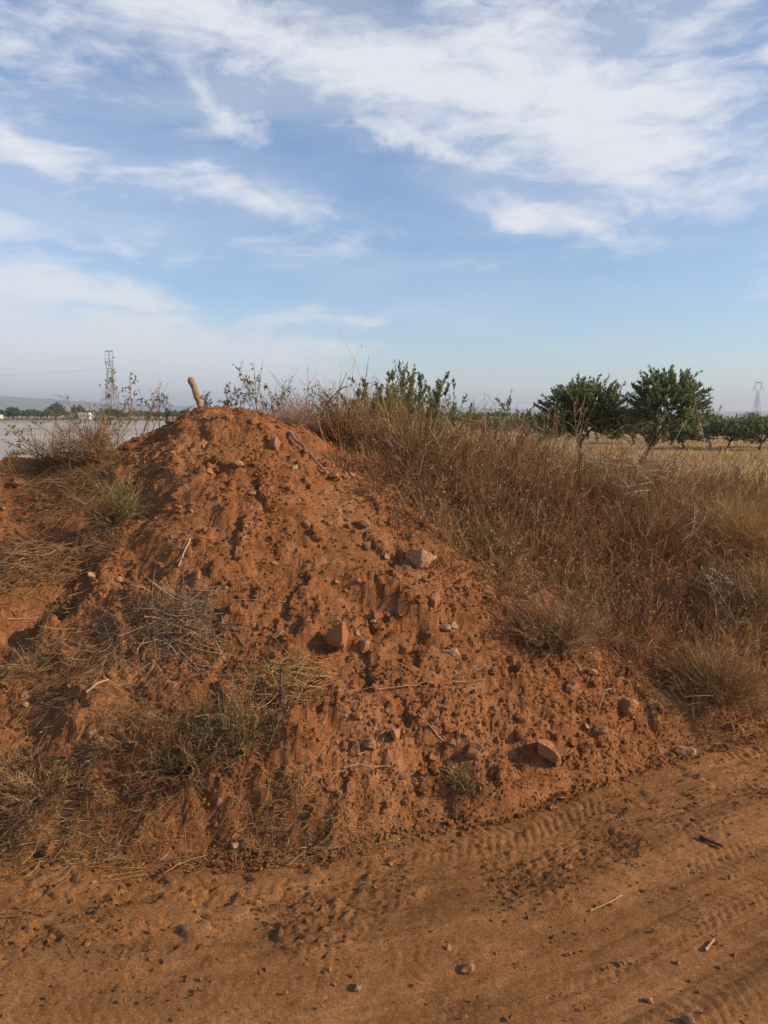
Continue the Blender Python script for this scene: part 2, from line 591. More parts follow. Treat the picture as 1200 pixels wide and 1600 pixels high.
def soil_material(name, dark, mid, pale, grain=1.0, toned=False):
    m, nt, bs = mat(name)
    big = tex(nt, 1.7, 6, 0.62, 0.4)
    med = tex(nt, 14, 6, 0.65, 0.2)
    fine = tex(nt, 120, 4, 0.7)
    c = ramp(nt, big, [(0.28, dark), (0.5, mid), (0.72, pale)])
    c = mixc(nt, 0.55, c, ramp(nt, med, [(0.28, tuple(x * 0.55 for x in mid)), (0.5, mid), (0.75, tuple(x * 1.25 for x in pale))]))
    g = ramp(nt, fine, [(0.32, (0.50, 0.48, 0.46)), (0.5, (1, 1, 1)), (0.70, (1.32, 1.36, 1.42))])
    c = mixc(nt, 0.8, c, g, 'MULTIPLY')
    # pale specks of grit
    vo = nt.nodes.new('ShaderNodeTexVoronoi'); vo.inputs['Scale'].default_value = 75
    tc = nt.nodes.new('ShaderNodeTexCoord'); nt.links.new(tc.outputs['Object'], vo.inputs['Vector'])
    spk = ramp(nt, vo.outputs['Distance'], [(0.10, (1, 1, 1)), (0.17, (0, 0, 0))])
    sep = nt.nodes.new('ShaderNodeSeparateColor'); nt.links.new(vo.outputs['Color'], sep.inputs[0])
    gt = nt.nodes.new('ShaderNodeMath'); gt.operation = 'GREATER_THAN'; gt.inputs[1].default_value = 0.93
    nt.links.new(sep.outputs[0], gt.inputs[0])
    mu = nt.nodes.new('ShaderNodeMath'); mu.operation = 'MULTIPLY'
    nt.links.new(spk, mu.inputs[0]); nt.links.new(gt.outputs[0], mu.inputs[1])
    c = mixc(nt, mu.outputs[0], c, (0.50, 0.33, 0.22))
    if toned:
        ta = nt.nodes.new('ShaderNodeAttribute'); ta.attribute_name = 'tone'
        c = mixc(nt, 1.0, c, ta.outputs['Color'], 'MULTIPLY')
    nt.links.new(c, bs.inputs['Base Color'])
    bs.inputs['Roughness'].default_value = 0.95
    bs.inputs['Specular IOR Level'].default_value = 0.12
    bump(nt, bs, [(tex(nt, 38, 7, 0.75), 0.030 * grain, 1.0), (tex(nt, 170, 5, 0.75), 0.007 * grain, 1.0)])
    return m


MOUND = soil_material('red_earth', (0.26, 0.090, 0.034), (0.43, 0.168, 0.062), (0.58, 0.275, 0.130))
ROAD = soil_material('road_dirt', (0.40, 0.163, 0.055), (0.495, 0.218, 0.078), (0.57, 0.272, 0.113), 1.0, True)


def tone_material(name, rough=0.8, trans=0.0, var=0.25, vscale=40, spec=0.2, nbump=0.0):
    """colour comes from the piece itself (its tone), with fine procedural variation"""
    m, nt, bs = mat(name)
    a = nt.nodes.new('ShaderNodeAttribute'); a.attribute_name = 'tone'
    v = ramp(nt, tex(nt, vscale, 5, 0.65), [(0.3, (1 - var,) * 3), (0.7, (1 + var,) * 3)])
    c = mixc(nt, 1.0, a.outputs['Color'], v, 'MULTIPLY')
    nt.links.new(c, bs.inputs['Base Color'])
    bs.inputs['Roughness'].default_value = rough
    bs.inputs['Specular IOR Level'].default_value = spec
    if nbump:
        bump(nt, bs, [(tex(nt, vscale * 2, 6, 0.7), nbump, 0.9)])
    if trans:
        t = nt.nodes.new('ShaderNodeBsdfTranslucent'); nt.links.new(c, t.inputs[0])
        mx = nt.nodes.new('ShaderNodeMixShader'); mx.inputs[0].default_value = trans
        nt.links.new(bs.outputs[0], mx.inputs[1]); nt.links.new(t.outputs[0], mx.inputs[2])
        nt.links.new(mx.outputs[0], nt.nodes['Material Output'].inputs[0])
    return m


STRAW = tone_material('dry_stalk', 0.75, 0.15)
LEAF = tone_material('leaf', 0.55, 0.42, 0.2, 12, 0.35)
BARK = tone_material('bark', 0.9, 0, 0.4, 14, 0.1, 0.01)
CLOD = tone_material('clod_earth', 0.95, 0, 0.3, 60, 0.1, 0.006)


def stone_material(name, a, b, dust):
    m, nt, bs = mat(name)
    oi = nt.nodes.new('ShaderNodeObjectInfo')
    tc = nt.nodes.new('ShaderNodeTexCoord')
    ad = nt.nodes.new('ShaderNodeVectorMath'); ad.operation = 'ADD'
    nt.links.new(tc.outputs['Object'], ad.inputs[0]); nt.links.new(oi.outputs['Random'], ad.inputs[1])
    n1 = tex(nt, 2.2, 7, 0.65, 0.5, vec=ad.outputs[0])
    n2 = tex(nt, 9, 6, 0.7, 0.2, vec=ad.outputs[0])
    c = ramp(nt, n1, [(0.32, a), (0.62, b)])
    c = mixc(nt, ramp(nt, n2, [(0.36, (0, 0, 0)), (0.56, (1, 1, 1))]), c, dust)
    nt.links.new(c, bs.inputs['Base Color'])
    bs.inputs['Roughness'].default_value = 0.9
    bs.inputs['Specular IOR Level'].default_value = 0.2
    bump(nt, bs, [(tex(nt, 5, 7, 0.7, vec=ad.outputs[0]), 0.25, 0.5)])
    return m


ST_PALE = stone_material('pale_limestone', (0.48, 0.29, 0.155), (0.64, 0.44, 0.27), (0.42, 0.19, 0.08))
ST_TAN = stone_material('tan_stone', (0.44, 0.225, 0.10), (0.56, 0.33, 0.165), (0.40, 0.165, 0.064))
ST_RED = stone_material('earthy_red_stone', (0.34, 0.13, 0.05), (0.46, 0.20, 0.08), (0.40, 0.15, 0.055))
ST_GREY = stone_material('grey_stone', (0.25, 0.16, 0.095), (0.36, 0.25, 0.155), (0.38, 0.165, 0.07))
ST_WHITE = stone_material('white_stone', (0.56, 0.41, 0.27), (0.68, 0.54, 0.38), (0.44, 0.22, 0.10))


def plain(name, c, rough=0.7, var=0.15, scale=3.0, metal=0.0):
    m, nt, bs = mat(name)
    v = ramp(nt, tex(nt, scale, 5, 0.6), [(0.3, tuple(x * (1 - var) for x in c)), (0.7, tuple(min(1, x * (1 + var)) for x in c))])
    nt.links.new(v, bs.inputs['Base Color'])
    bs.inputs['Roughness'].default_value = rough
    bs.inputs['Metallic'].default_value = metal
    return m


# ------------------------------------------------------------------ setting: ground sheet, road, mound, fields, hills
def grid(name, xs, ys, hf, material, parent=None):
    Xg, Yg = np.meshgrid(xs, ys)
    Zg = hf(Xg.ravel(), Yg.ravel())
    V = np.stack([Xg.ravel(), Yg.ravel(), Zg], 1)
    nx, ny = len(xs), len(ys)
    i = (np.arange(ny - 1)[:, None] * nx + np.arange(nx - 1)[None]).ravel()
    G = Geo(); G.quads(V, np.stack([i, i + 1, i + 1 + nx, i + nx], 1), (0.3, 0.3, 0.3))
    return G.build(name, material, parent, name != 'dirt_mound')


def spaced(*segs):
    a = [np.arange(s, e, d) for s, e, d in segs]
    return np.concatenate(a + [[segs[-1][1]]])


def ground_material():
    m, nt, bs = mat('plain_soil')
    tc = nt.nodes.new('ShaderNodeTexCoord')
    c = ramp(nt, tex(nt, 0.06, 6, 0.6), [(0.35, (0.25, 0.13, 0.05)), (0.5, (0.38, 0.215, 0.07)), (0.65, (0.46, 0.28, 0.09))])
    c = mixc(nt, 0.5, c, ramp(nt, tex(nt, 3.0, 6, 0.7), [(0.35, (0.20, 0.10, 0.045)), (0.65, (0.44, 0.28, 0.11))]))
    nt.links.new(c, bs.inputs['Base Color'])
    bs.inputs['Roughness'].default_value = 0.95
    bump(nt, bs, [(tex(nt, 12, 6, 0.7), 0.05, 0.7)])
    return m


ground = grid('ground', spaced((-9000, -600, 600), (-600, -60, 60), (-60, 60, 4), (60, 600, 60), (600, 9000, 600)),
              spaced((-300, -20, 40), (-20, 80, 4), (80, 600, 40), (600, 9000, 600)), lambda x, y: 0 * x - 0.03, ground_material())
tag(ground, kind='structure', label='flat dry plain of brown earth reaching the horizon')

xs = spaced((-30, -4, 1), (-4, -2.2, .05), (-2.2, 2.4, .0075), (2.4, 6, .05), (6, 30, 1))
road = None


def road_mesh():
    fx = spaced((-30, -4, 1.0), (-4, -1.7, .03), (-1.7, 2.3, .0105), (2.3, 5, .05), (5, 30, 1.0))
    n = 255
    # rows follow the foot of the mound: parameter = distance from it
    qs = np.concatenate([np.linspace(-0.35, 1.75, n), np.linspace(1.80, 5.5, 40)])
    Xg = np.repeat(fx[None], len(qs), 0); Yg = foot(fx)[None] - qs[:, None]
    Z = road_height(Xg.ravel(), Yg.ravel())
    V = np.stack([Xg.ravel(), Yg.ravel(), Z], 1)
    nx = len(fx)
    i = (np.arange(len(qs) - 1)[:, None] * nx + np.arange(nx - 1)[None]).ravel()
    # pale wheel-polished dust in long streaks, darker loose dirt between them
    xq, yq = V[i, 0], V[i, 1]
    q, sl_ = road_q(xq, yq), xq + 0.35 * yq
    tone = 1.0 + 0.30 * perlin(q * 6.5 + 0.4 * perlin(xq * 2, yq * 2, 25), sl_ * 0.35, 23) + 0.22 * fbm(xq, yq, 0.35, 3, 0.55, 27) + 0.10 * perlin(q * 30, sl_ * 0.8, 29)
    tone = tone - 0.18 * np.exp(-((q - 0.50) / 0.14) ** 2) * sstep(-0.1, 0.3, fbm(xq, yq, 0.35, 2, 0.5, 91)) - 0.15 * np.exp(-((q - 0.03) / 0.10) ** 2)
    G = Geo(); G.quads(V, np.stack([i, i + nx, i + nx + 1, i + 1], 1), np.clip(tone, .6, 1.4)[:, None] * np.ones((1, 3)))
    return G.build('dirt_road', ROAD)


road = road_mesh()
tag(road, kind='structure', label='packed orange dirt road with tyre tracks')

mound = grid('dirt_mound', spaced((-7, -2.6, .06), (-2.6, 2.4, .0105), (2.4, 7.4, .06)),
             spaced((2.3, 5.3, .0100), (5.3, 7, .04), (7, 10.4, .08)), mound_height, MOUND)
tag(mound, 'heap of bare red earth full of stones beside the dirt road', 'dirt mound')

print('land built')

# ------------------------------------------------------------------ where the weeds begin on the slope
_bp = [hit(px, py) for px, py in ((470, 690), (505, 705), (560, 740), (600, 800), (650, 840), (690, 890), (740, 950), (800, 1000), (900, 1030),
                                  (990, 1085), (1060, 1110), (1200, 1118))]
_bx = np.array([p[0] for p in _bp]); _by = np.array([p[1] for p in _bp])
_o = np.argsort(_bx)


def weed_edge(x):
    return np.interp(x, _bx[_o], _by[_o], left=5.4)


STRAWS = [(0.44, 0.27, 0.125), (0.36, 0.21, 0.095), (0.50, 0.33, 0.17), (0.29, 0.155, 0.07), (0.40, 0.22, 0.10)]
RUST = [(0.37, 0.175, 0.075), (0.32, 0.145, 0.065), (0.42, 0.22, 0.095), (0.25, 0.115, 0.055)]
OLIVE = [(0.17, 0.125, 0.052), (0.22, 0.155, 0.066), (0.14, 0.11, 0.045), (0.27, 0.18, 0.08)]
SILVER = [(0.43, 0.33, 0.24), (0.37, 0.28, 0.19), (0.31, 0.22, 0.15)]
GOLD = [(0.48, 0.29, 0.095), (0.42, 0.245, 0.085), (0.52, 0.34, 0.13), (0.36, 0.20, 0.075)]
GREEN = [(0.15, 0.185, 0.075), (0.12, 0.155, 0.062), (0.18, 0.205, 0.09), (0.21, 0.21, 0.095)]
DARKGREEN = [(0.165, 0.195, 0.080), (0.20, 0.23, 0.095), (0.135, 0.16, 0.07), (0.25, 0.26, 0.115)]


# ------------------------------------------------------------------ stones
def stone_mesh(name, seed, angular, sub=3):
    bm = bmesh.new()
    bmesh.ops.create_icosphere(bm, subdivisions=sub, radius=1.0)
    rr = np.random.default_rng(seed)
    planes = [(Vector(rr.normal(0, 1, 3)).normalized(), rr.uniform(0.38, 0.74)) for _ in range(10)]
    off = Vector(rr.uniform(-50, 50, 3))
    for v in bm.verts:
        p = v.co.copy()
        for n, d in planes:                                  # flat broken faces
            k = p.dot(n) - d
            if k > 0:
                p -= n * k * angular
        p *= 1 + 0.22 * mnoise.noise(p * 1.3 + off) + 0.11 * mnoise.noise(p * 3.1 + off) + 0.06 * mnoise.noise(p * 7 + off)
        v.co = p
    me = bpy.data.meshes.new(name)
    bm.to_mesh(me); bm.free()
    return me


STONES = {}


def stone_data(variant, material):
    key = (variant, material.name)
    if key not in STONES:
        me = stone_mesh('stone', 100 + variant, 1.0 if variant < 6 else 0.9)
        me.materials.append(material)
        STONES[key] = me
    return STONES[key]


def surf_normal(x, y, e=0.06):
    zx = ground_z([x - e, x + e], [y, y]); zy = ground_z([x, x], [y - e, y + e])
    return unit(np.array([-(zx[1] - zx[0]) / (2 * e), -(zy[1] - zy[0]) / (2 * e), 1.0]))


def put_stone(px, py, w, h, material, variant, label, cat='rock', name='rock', group=None, p=None, tilt=0.0, sink=0.45):
    if p is None:
        p = hit(px, py + h * 0.3)
    d = float(np.linalg.norm(p - CAM))
    a, b = 0.5 * w / FPX * d * 1.06, 0.5 * h / FPX * d * 1.16
    o = link(name, stone_data(variant, material))
    o.scale = (a, 0.5 * (a + b), b)
    o.rotation_euler = (rng.uniform(-.25, .25), tilt, rng.uniform(-0.6, 0.6))
    n = surf_normal(p[0], p[1])
    q = np.array(p) + n * b * (0.62 - sink)
    o.location = q
    return tag(o, label, cat, group)


stone_list = [
    (850, 1158, 48, 52, ST_TAN, 0, 'large angular tan rock standing at the foot of the heap by the road'),
    (655, 862, 56, 44, ST_PALE, 1, 'large crusty pale rock lodged high against the dry weeds'),
    (570, 1000, 22, 26, ST_TAN, 7, 'smooth oval tan stone just right of the big brown clod'),
    (532, 986, 48, 42, ST_RED, 2, 'big brown earthy rock with a dark hollow on its shaded side'),
    (707, 1016, 30, 18, ST_PALE, 8, 'flat pale tan stone lying alone below the white pair'),
    (697, 977, 22, 16, ST_WHITE, 9, 'whitish stone, bigger one of a touching pair under the weeds'),
    (711, 975, 14, 14, ST_WHITE, 6, 'whitish stone, smaller one of a touching pair under the weeds'),
    (674, 934, 26, 32, ST_RED, 3, 'reddish upright rock casting a dark shadow beside the weed edge'),
    (568, 815, 32, 18, ST_GREY, 8, 'flat greyish stone near the top of the weed edge'),
    (575, 848, 18, 18, ST_GREY, 4, 'small grey stone below the flat greyish one'),
    (978, 1094, 44, 28, ST_TAN, 5, 'broad tan rock in front of the round dry bush'),
    (1068, 1169, 36, 22, ST_PALE, 1, 'pale rock on the road verge farthest towards the right edge'),
    (938, 1136, 26, 18, ST_GREY, 9, 'dark grey stone beside a small white pebble near the verge'),
    (917, 1133, 11, 11, ST_WHITE, 6, 'small white pebble touching the dark grey stone'),
    (890, 1070, 24, 18, ST_PALE, 7, 'pale tan stone at the bottom of the weedy slope'),
    (923, 1047, 28, 15, ST_TAN, 8, 'flat brown stone under the weedy slope, upper of two'),
    (928, 1060, 22, 14, ST_RED, 9, 'reddish brown stone under the weedy slope, lower of two'),
    (580, 1157, 28, 22, ST_TAN, 9, 'rounded brown stone low on the heap beside an upright slab'),
    (617, 1141, 18, 28, ST_TAN, 8, 'upright slab-like tan stone low on the heap'),
    (740, 1169, 36, 22, ST_TAN, 7, 'lumpy brown rock above the small green tuft'),
    (706, 1156, 22, 16, ST_TAN, 9, 'brown stone at the end of the curved twig'),
    (677, 1180, 16, 14, ST_RED, 6, 'small reddish stone left of the lumpy brown rock'),
    (572, 1170, 18, 14, ST_RED, 4, 'reddish clod tucked under the rounded brown stone'),
    (430, 690, 28, 22, ST_GREY, 2, 'dark grey rock close under the crest'),
    (550, 741, 15, 14, ST_PALE, 6, 'small pale stone at the weed edge below the grey stick'),
    (524, 741, 14, 12, ST_PALE, 9, 'small pale stone at the lower end of the grey stick'),
    (459, 729, 13, 16, ST_WHITE, 7, 'small whitish upright stone left of the grey stick'),
    (372, 722, 26, 13, ST_PALE, 8, 'flat pinkish stone under the crest of the heap'),
    (330, 735, 13, 13, ST_PALE, 6, 'small pale stone on the shaded side below the post'),
    (268, 659, 22, 11, ST_PALE, 8, 'pale flat rock on the crest left of the leaning post'),
    (145, 897, 15, 13, ST_WHITE, 6, 'whitish stone between two dark hollows on the left shoulder'),
    (187, 903, 17, 13, ST_PALE, 9, 'pale stone right of the whitish one on the left shoulder'),
    (113, 860, 12, 9, ST_PALE, 8, 'pinkish chip of stone above the dark hollows'),
    (345, 1246, 16, 14, ST_PALE, 7, 'pale rounded stone beside the yellow flowers'),
    (368, 1318, 14, 10, ST_WHITE, 8, 'whitish chip of stone at the edge of the road'),
    (41, 1085, 11, 13, ST_WHITE, 6, 'whitish stone at the left edge, upper of two'),
    (42, 1099, 12, 10, ST_WHITE, 9, 'whitish stone at the left edge, lower of two'),
    (143, 1143, 20, 15, ST_PALE, 3, 'broken pinkish stone on the low left slope'),
    (158, 1153, 13, 11, ST_PALE, 4, 'small broken piece beside the pinkish stone'),
    (560, 1540, 13, 13, ST_WHITE, 7, 'single white pebble lying on the smooth road'),
    (730, 1509, 24, 12, ST_TAN, 5, 'brown stone with a dark shadow on the road'),
    (703, 1480, 9, 9, ST_PALE, 6, 'tiny pale pebble on the road above the brown stone'),
    (1014, 1561, 15, 11, ST_TAN, 8, 'tan pebble on the road near the bottom right corner'),
    (1078, 1590, 22, 14, ST_GREY, 9, 'greyish stone at the bottom edge of the road'),
    (136, 1474, 13, 11, ST_TAN, 7, 'tan pebble on the left part of the road'),
    (887, 1352, 14, 10, ST_TAN, 9, 'small tan pebble in the crumbly berm of the road'),
    (605, 868, 12, 12, ST_PALE, 6, 'small pale stone left of the large crusty rock'),
    (466, 858, 14, 12, ST_TAN, 7, 'tan rounded stone in the middle of the bare slope'),
    (480, 814, 14, 16, ST_TAN, 4, 'tan upright stone in the upper bare slope'),
    (497, 833, 22, 20, ST_RED, 2, 'dark reddish stone in the middle of the bare slope'),
    (560, 905, 13, 12, ST_PALE, 9, 'pale stone above the slipped ledge of earth'),
    (635, 1010, 26, 18, ST_RED, 7, 'reddish rounded clod below the slipped ledge'),
    (548, 1025, 18, 14, ST_RED, 3, 'reddish clod under the smooth oval tan stone'),
    (560, 988, 8, 10, ST_WHITE, 6, 'tiny white chip beside the smooth oval tan stone'),
    (1140, 1135, 24, 16, ST_RED, 2, 'reddish clod on the verge below the round dry bush'),
    (815, 1140, 24, 20, ST_RED, 4, 'dark red clod left of the large angular rock'),
]
for (px, py, w, h, m, v, lab) in stone_list:
    put_stone(px, py, w, h, m, v, lab, 'rock' if w >= 20 else 'stone', 'rock' if w >= 20 else 'stone', tilt=-0.5 if px == 850 else 0.0)

# smaller stones strewn over the bare slope: nothing tells one from another
placed = 0
while placed < 95:
    px, py = rng.uniform(250, 860), rng.uniform(670, 1230)
    p = hit(px, py)
    if p[1] > weed_edge(p[0]) or p[1] < foot(p[0]) + 0.05 or (px < 480 and py > 930):
        continue
    s = rng.uniform(5, 10)
    put_stone(px, py, s * rng.uniform(1, 1.5), s, [ST_RED, ST_RED, ST_RED, ST_TAN, ST_PALE][rng.integers(0, 5)], int(rng.integers(0, 10)),
              'small stone half sunk in the bare red slope of the heap', 'stone', 'stone', 'small stones strewn over the bare slope', p=p, sink=0.55)
    placed += 1
placed = 0
while placed < 24:
    px, py = rng.uniform(0, 1200), rng.uniform(1280, 1590)
    p = hit(px, py)
    if p[1] > foot(p[0]) - 0.05:
        continue
    s = rng.uniform(4, 8)
    put_stone(px, py, s * 1.3, s, [ST_TAN, ST_RED, ST_PALE][rng.integers(0, 3)], int(rng.integers(0, 10)),
              'little pebble pressed into the dirt road', 'stone', 'pebble', 'pebbles strewn over the road', p=p, sink=0.4)
    placed += 1


# ------------------------------------------------------------------ crumbs and clods of earth (uncountable)
def clod_shapes(k, sub):
    out = []
    for s in range(k):
        bm = bmesh.new()
        bmesh.ops.create_icosphere(bm, subdivisions=sub, radius=1.0)
        off = Vector((s * 7.1, s * 3.3, s * 1.7))
        for v in bm.verts:
            v.co *= 1 + 0.75 * mnoise.noise(v.co * 1.4 + off) + 0.4 * mnoise.noise(v.co * 3.3 + off)
        bm.verts.ensure_lookup_table()
        out.append((np.array([v.co[:] for v in bm.verts]), np.array([[w.index for w in f.verts] for f in bm.faces])))
        bm.free()
    return out


def crumb_shapes(k):
    base = np.array([(1, 0, 0), (0, 1, 0), (-1, 0, 0), (0, -1, 0), (0, 0, 1), (0, 0, -1)], float)
    f = np.array([(0, 1, 4), (1, 2, 4), (2, 3, 4), (3, 0, 4), (1, 0, 5), (2, 1, 5), (3, 2, 5), (0, 3, 5)])
    return [(base * rng.uniform(.6, 1.2, (6, 1)) + rng.normal(0, .18, (6, 3)), f) for _ in range(k)]


def scatter_clods(name, pts, sizes, cols, shapes, label, sink=0.3):
    G = Geo()
    pick = rng.integers(0, len(shapes), len(pts))
    for k, (sv, sf) in enumerate(shapes):
        i = np.nonzero(pick == k)[0]
        if len(i) == 0:
            continue
        a = rng.uniform(0, 2 * np.pi, len(i)); c, s = np.cos(a), np.sin(a)
        st = rng.uniform(0.7, 1.25, (len(i), 1, 3)) * np.array([1, 1, 0.8])
        v = sv[None] * st
        v = np.stack([v[..., 0] * c[:, None] - v[..., 1] * s[:, None], v[..., 0] * s[:, None] + v[..., 1] * c[:, None], v[..., 2]], -1)
        v = v * sizes[i][:, None, None] + pts[i][:, None]
        v[..., 2] += sizes[i][:, None] * (0.55 - sink)
        f = (sf[None] + (np.arange(len(i)) * len(sv))[:, None, None]).reshape(-1, 3)
        G.tris(v, f, np.repeat(cols[i], len(sf), 0))
    o = G.build(name, ROAD if name == 'road_grit' else MOUND, None, False)
    return tag(o, label, 'clods', kind='stuff')


SOILS = [(0.36, 0.132, 0.052), (0.30, 0.105, 0.042), (0.42, 0.165, 0.068), (0.26, 0.09, 0.038), (0.40, 0.18, 0.085)]
ROADS = [(0.33, 0.145, 0.06), (0.27, 0.112, 0.046), (0.38, 0.18, 0.08), (0.24, 0.105, 0.05)]


def slope_points(n, x0, x1, y0, y1, keepf):
    x, y = rng.uniform(x0, x1, n), rng.uniform(y0, y1, n)
    k = rng.uniform(0, 1, n) < keepf(x, y)
    x, y = x[k], y[k]
    return np.stack([x, y, ground_z(x, y)], 1)


def slope_density(x, y):
    d = 0.30 + 0.7 * sstep(0.0, 0.35, fbm(x, y, 0.4, 3, 0.55, 131))
    d = d * np.where(y > foot(x) - 0.16, 1, 0) * np.where(y > weed_edge(x) + 0.3, 0.25, 1)
    return np.clip(d + 0.95 * np.exp(-((y - foot(x) - 0.10) / 0.28) ** 2) * sstep(-0.6, -0.1, x) * (y > foot(x) - .16), 0, 1)


large = clod_shapes(6, 2)
pts = slope_points(95000, -2.4, 2.4, 2.5, 5.3, slope_density)
sz = 0.003 + 0.011 * rng.uniform(0, 1, len(pts)) ** 3.5
scatter_clods('earth_crumbs', pts, sz, pal(SOILS, len(pts), .15), crumb_shapes(12), 'loose crumbs of red earth over the heap')
pts = slope_points(1700, -2.4, 2.2, 2.6, 5.2, slope_density)
sz = 0.010 + 0.020 * rng.uniform(0, 1, len(pts)) ** 3
scatter_clods('earth_clods', pts, sz, pal(SOILS, len(pts), .15), large, 'rough clods of red earth over the heap', 0.45)


def road_density(x, y):
    q = road_q(x, y)
    n = fbm(x, y, 0.35, 3, 0.55, 141)
    b = np.exp(-((q - 0.50) / 0.14) ** 2) * sstep(-0.1, 0.25, n) + 0.9 * np.exp(-((q - 0.03) / 0.09) ** 2)
    b = b + 0.5 * np.exp(-((q - 0.30) / 0.12) ** 2) * sstep(0.05, 0.4, n) + 0.11
    return np.clip(b, 0, 1) * (q > -0.08) * (y > 1.4)


pts = slope_points(95000, -2.0, 2.6, 1.4, 4.2, road_density)
sz = 0.0016 + 0.0070 * rng.uniform(0, 1, len(pts)) ** 4
scatter_clods('road_grit', pts, sz, pal([(.9, .9, .9), (.75, .72, .7), (1.05, 1.05, 1.05)], len(pts), .12), crumb_shapes(12), 'crumbly grit of dirt along the wheel tracks')


# ------------------------------------------------------------------ sticks
def stick(name, label, pts, r0, r1, color, cat='stick', material=None, sides=7, knots=0.15, K=14):
    P = np.array(pts, float)
    t = np.linspace(0, len(P) - 1, K)
    P = np.stack([np.interp(t, np.arange(len(P)), P[:, i]) for i in range(3)], 1)
    L = np.linalg.norm(P[-1] - P[0])
    P[1:-1] += rng.normal(0, (0.003 if cat == 'straw' else 0.008) * L, (K - 2, 3))
    rad = np.linspace(r0, r1, K) * (1 + rng.uniform(-knots, knots, K))
    G = Geo()
    tubes(G, P[None], 0, np.array([color]), sides, rad=rad[None])
    return tag(G.build(name, material or BARK), label, cat)


def lying(p0, p1, lift=0.006, n=3):
    a, b = hit(*p0), hit(*p1)
    out = []
    for t in np.linspace(0, 1, n):
        p = a * (1 - t) + b * t
        p[2] = max(p[2], ground_z(p[0], p[1])[0]) + lift
        out.append(p)
    return out


def post_material():
    m, nt, bs = mat('weathered_wood')
    tc = nt.nodes.new('ShaderNodeTexCoord')
    mp = nt.nodes.new('ShaderNodeMapping'); mp.inputs['Scale'].default_value = (1, 1, .10)
    nt.links.new(tc.outputs['Object'], mp.inputs[0])
    g1, g2 = tex(nt, 130, 6, .7, .4, vec=mp.outputs[0]), tex(nt, 26, 6, .65, .3)
    c = ramp(nt, g1, [(.34, (.16, .10, .06)), (.5, (.42, .29, .18)), (.7, (.54, .40, .27))])
    c = mixc(nt, ramp(nt, g2, [(.45, (0, 0, 0)), (.62, (.8, .8, .8))]), c, (.34, .17, .085))
    nt.links.new(c, bs.inputs['Base Color']); bs.inputs['Roughness'].default_value = .85
    bump(nt, bs, [(g1, .012, 1.0), (g2, .012, .6)])
    return m


POST = post_material()
# the leaning post on the crest, pale at its sawn end
pb = on_ground(322, 4.95)
pt = at(296, 590, 4.95)
pb[2] -= 0.12
G = Geo()
K = 16
tt = np.linspace(0, 1, K)[:, None]
P = pb * (1 - tt) + pt * tt + np.array([0.018, 0, 0]) * np.sin(tt * 3.1) + rng.normal(0, .0025, (K, 3))
rad = np.interp(tt[:, 0], [0, .35, .5, .62, .75, .95, .985, 1.0], [.015, .017, .021, .025, .020, .023, .020, .012])
tubes(G, P[None], 0, np.array([[0.46, 0.33, 0.23]]), 12, rad=rad[None])
post = tag(G.build('wooden_post', POST), 'pale weathered wooden post leaning out of the crest of the heap', 'post')
G = Geo()
kp = P[9] + np.array([0.014, 0, 0.0])
tubes(G, np.stack([P[8], kp + np.array([0.012, -.004, .002]), kp + np.array([.024, -.006, .012])])[None], 0, np.array([[0.40, 0.30, 0.22]]), 8, rad=np.array([[.016, .012, .006]]))
G.build('knot', POST, post)

stick('stick', 'grey dry stick lying down the slope near the dark rock', lying((452, 682), (512, 748), .026, 4), .010, .006, (0.25, 0.18, 0.14))
stick('stick', 'short dark stick lying on the road near the right edge', lying((1093, 1310), (1130, 1326), .008), .008, .006, (0.10, 0.06, 0.04))
stick('straw', 'long thin pale straw lying on the road', lying((922, 1426), (972, 1402), .005), .0025, .002, (0.44, 0.27, 0.14), 'straw')
stick('straw', 'short flat pale straw on the road below the dark stick', lying((1102, 1487), (1116, 1470), .004), .004, .003, (0.46, 0.28, 0.15), 'straw')
stick('stick', 'dark upright stake beside the low shrub', [hit(438, 1105), hit(438, 1105) + np.array([.002, .03, .14])], .008, .006, (0.13, 0.085, 0.06))
stick('twig', 'thin brown twig lying level above the green tuft', lying((537, 1206), (610, 1203), .012, 4), .004, .0025, (0.33, 0.20, 0.12), 'twig')
stick('twig', 'curved brown twig pointing at the lumpy brown rock', [hit(655, 1128) + [0, 0, .03], hit(670, 1143) + [0, 0, .03], hit(688, 1160) + [0, 0, .015], hit(708, 1165)], .004, .003, (0.36, 0.22, 0.13), 'twig')
stick('straw', 'bent pale straw standing in the middle of the bare slope', [hit(279, 886), hit(288, 868) + np.array([0, 0, .02]), hit(298, 851) + np.array([0, 0, .03])], .0045, .0035, (0.44, 0.31, 0.19), 'straw')
stick('twig', 'bent pale twig beside the broad tan rock', [hit(936, 1106), hit(936, 1106) + np.array([.012, 0, .05]), hit(936, 1106) + np.array([.02, 0, .085]), hit(936, 1106) + np.array([.06, .02, .088])], .005, .003, (0.45, 0.32, 0.20), 'twig')
stick('straw', 'pale straw lying level under the straw mats', lying((105, 1219), (152, 1219), .012), .004, .003, (0.45, 0.31, 0.19), 'straw')
stick('straw', 'pale stout straw lying askew on the left slope', lying((135, 1094), (170, 1070), .02), .005, .0035, (0.44, 0.31, 0.18), 'straw')
stick('twig', 'dark twig on the road at the left edge', lying((-4, 1436), (32, 1434), .006), .005, .003, (0.14, 0.085, 0.05), 'twig')
stick('twig', 'long thin brown root lying across the slope below the stones', lying((590, 1082), (760, 1066), .014, 6), .0035, .002, (0.35, 0.19, 0.10), 'twig', K=24)


# ------------------------------------------------------------------ plants
def shift(P, base):
    return P + np.asarray(base, float)[None]


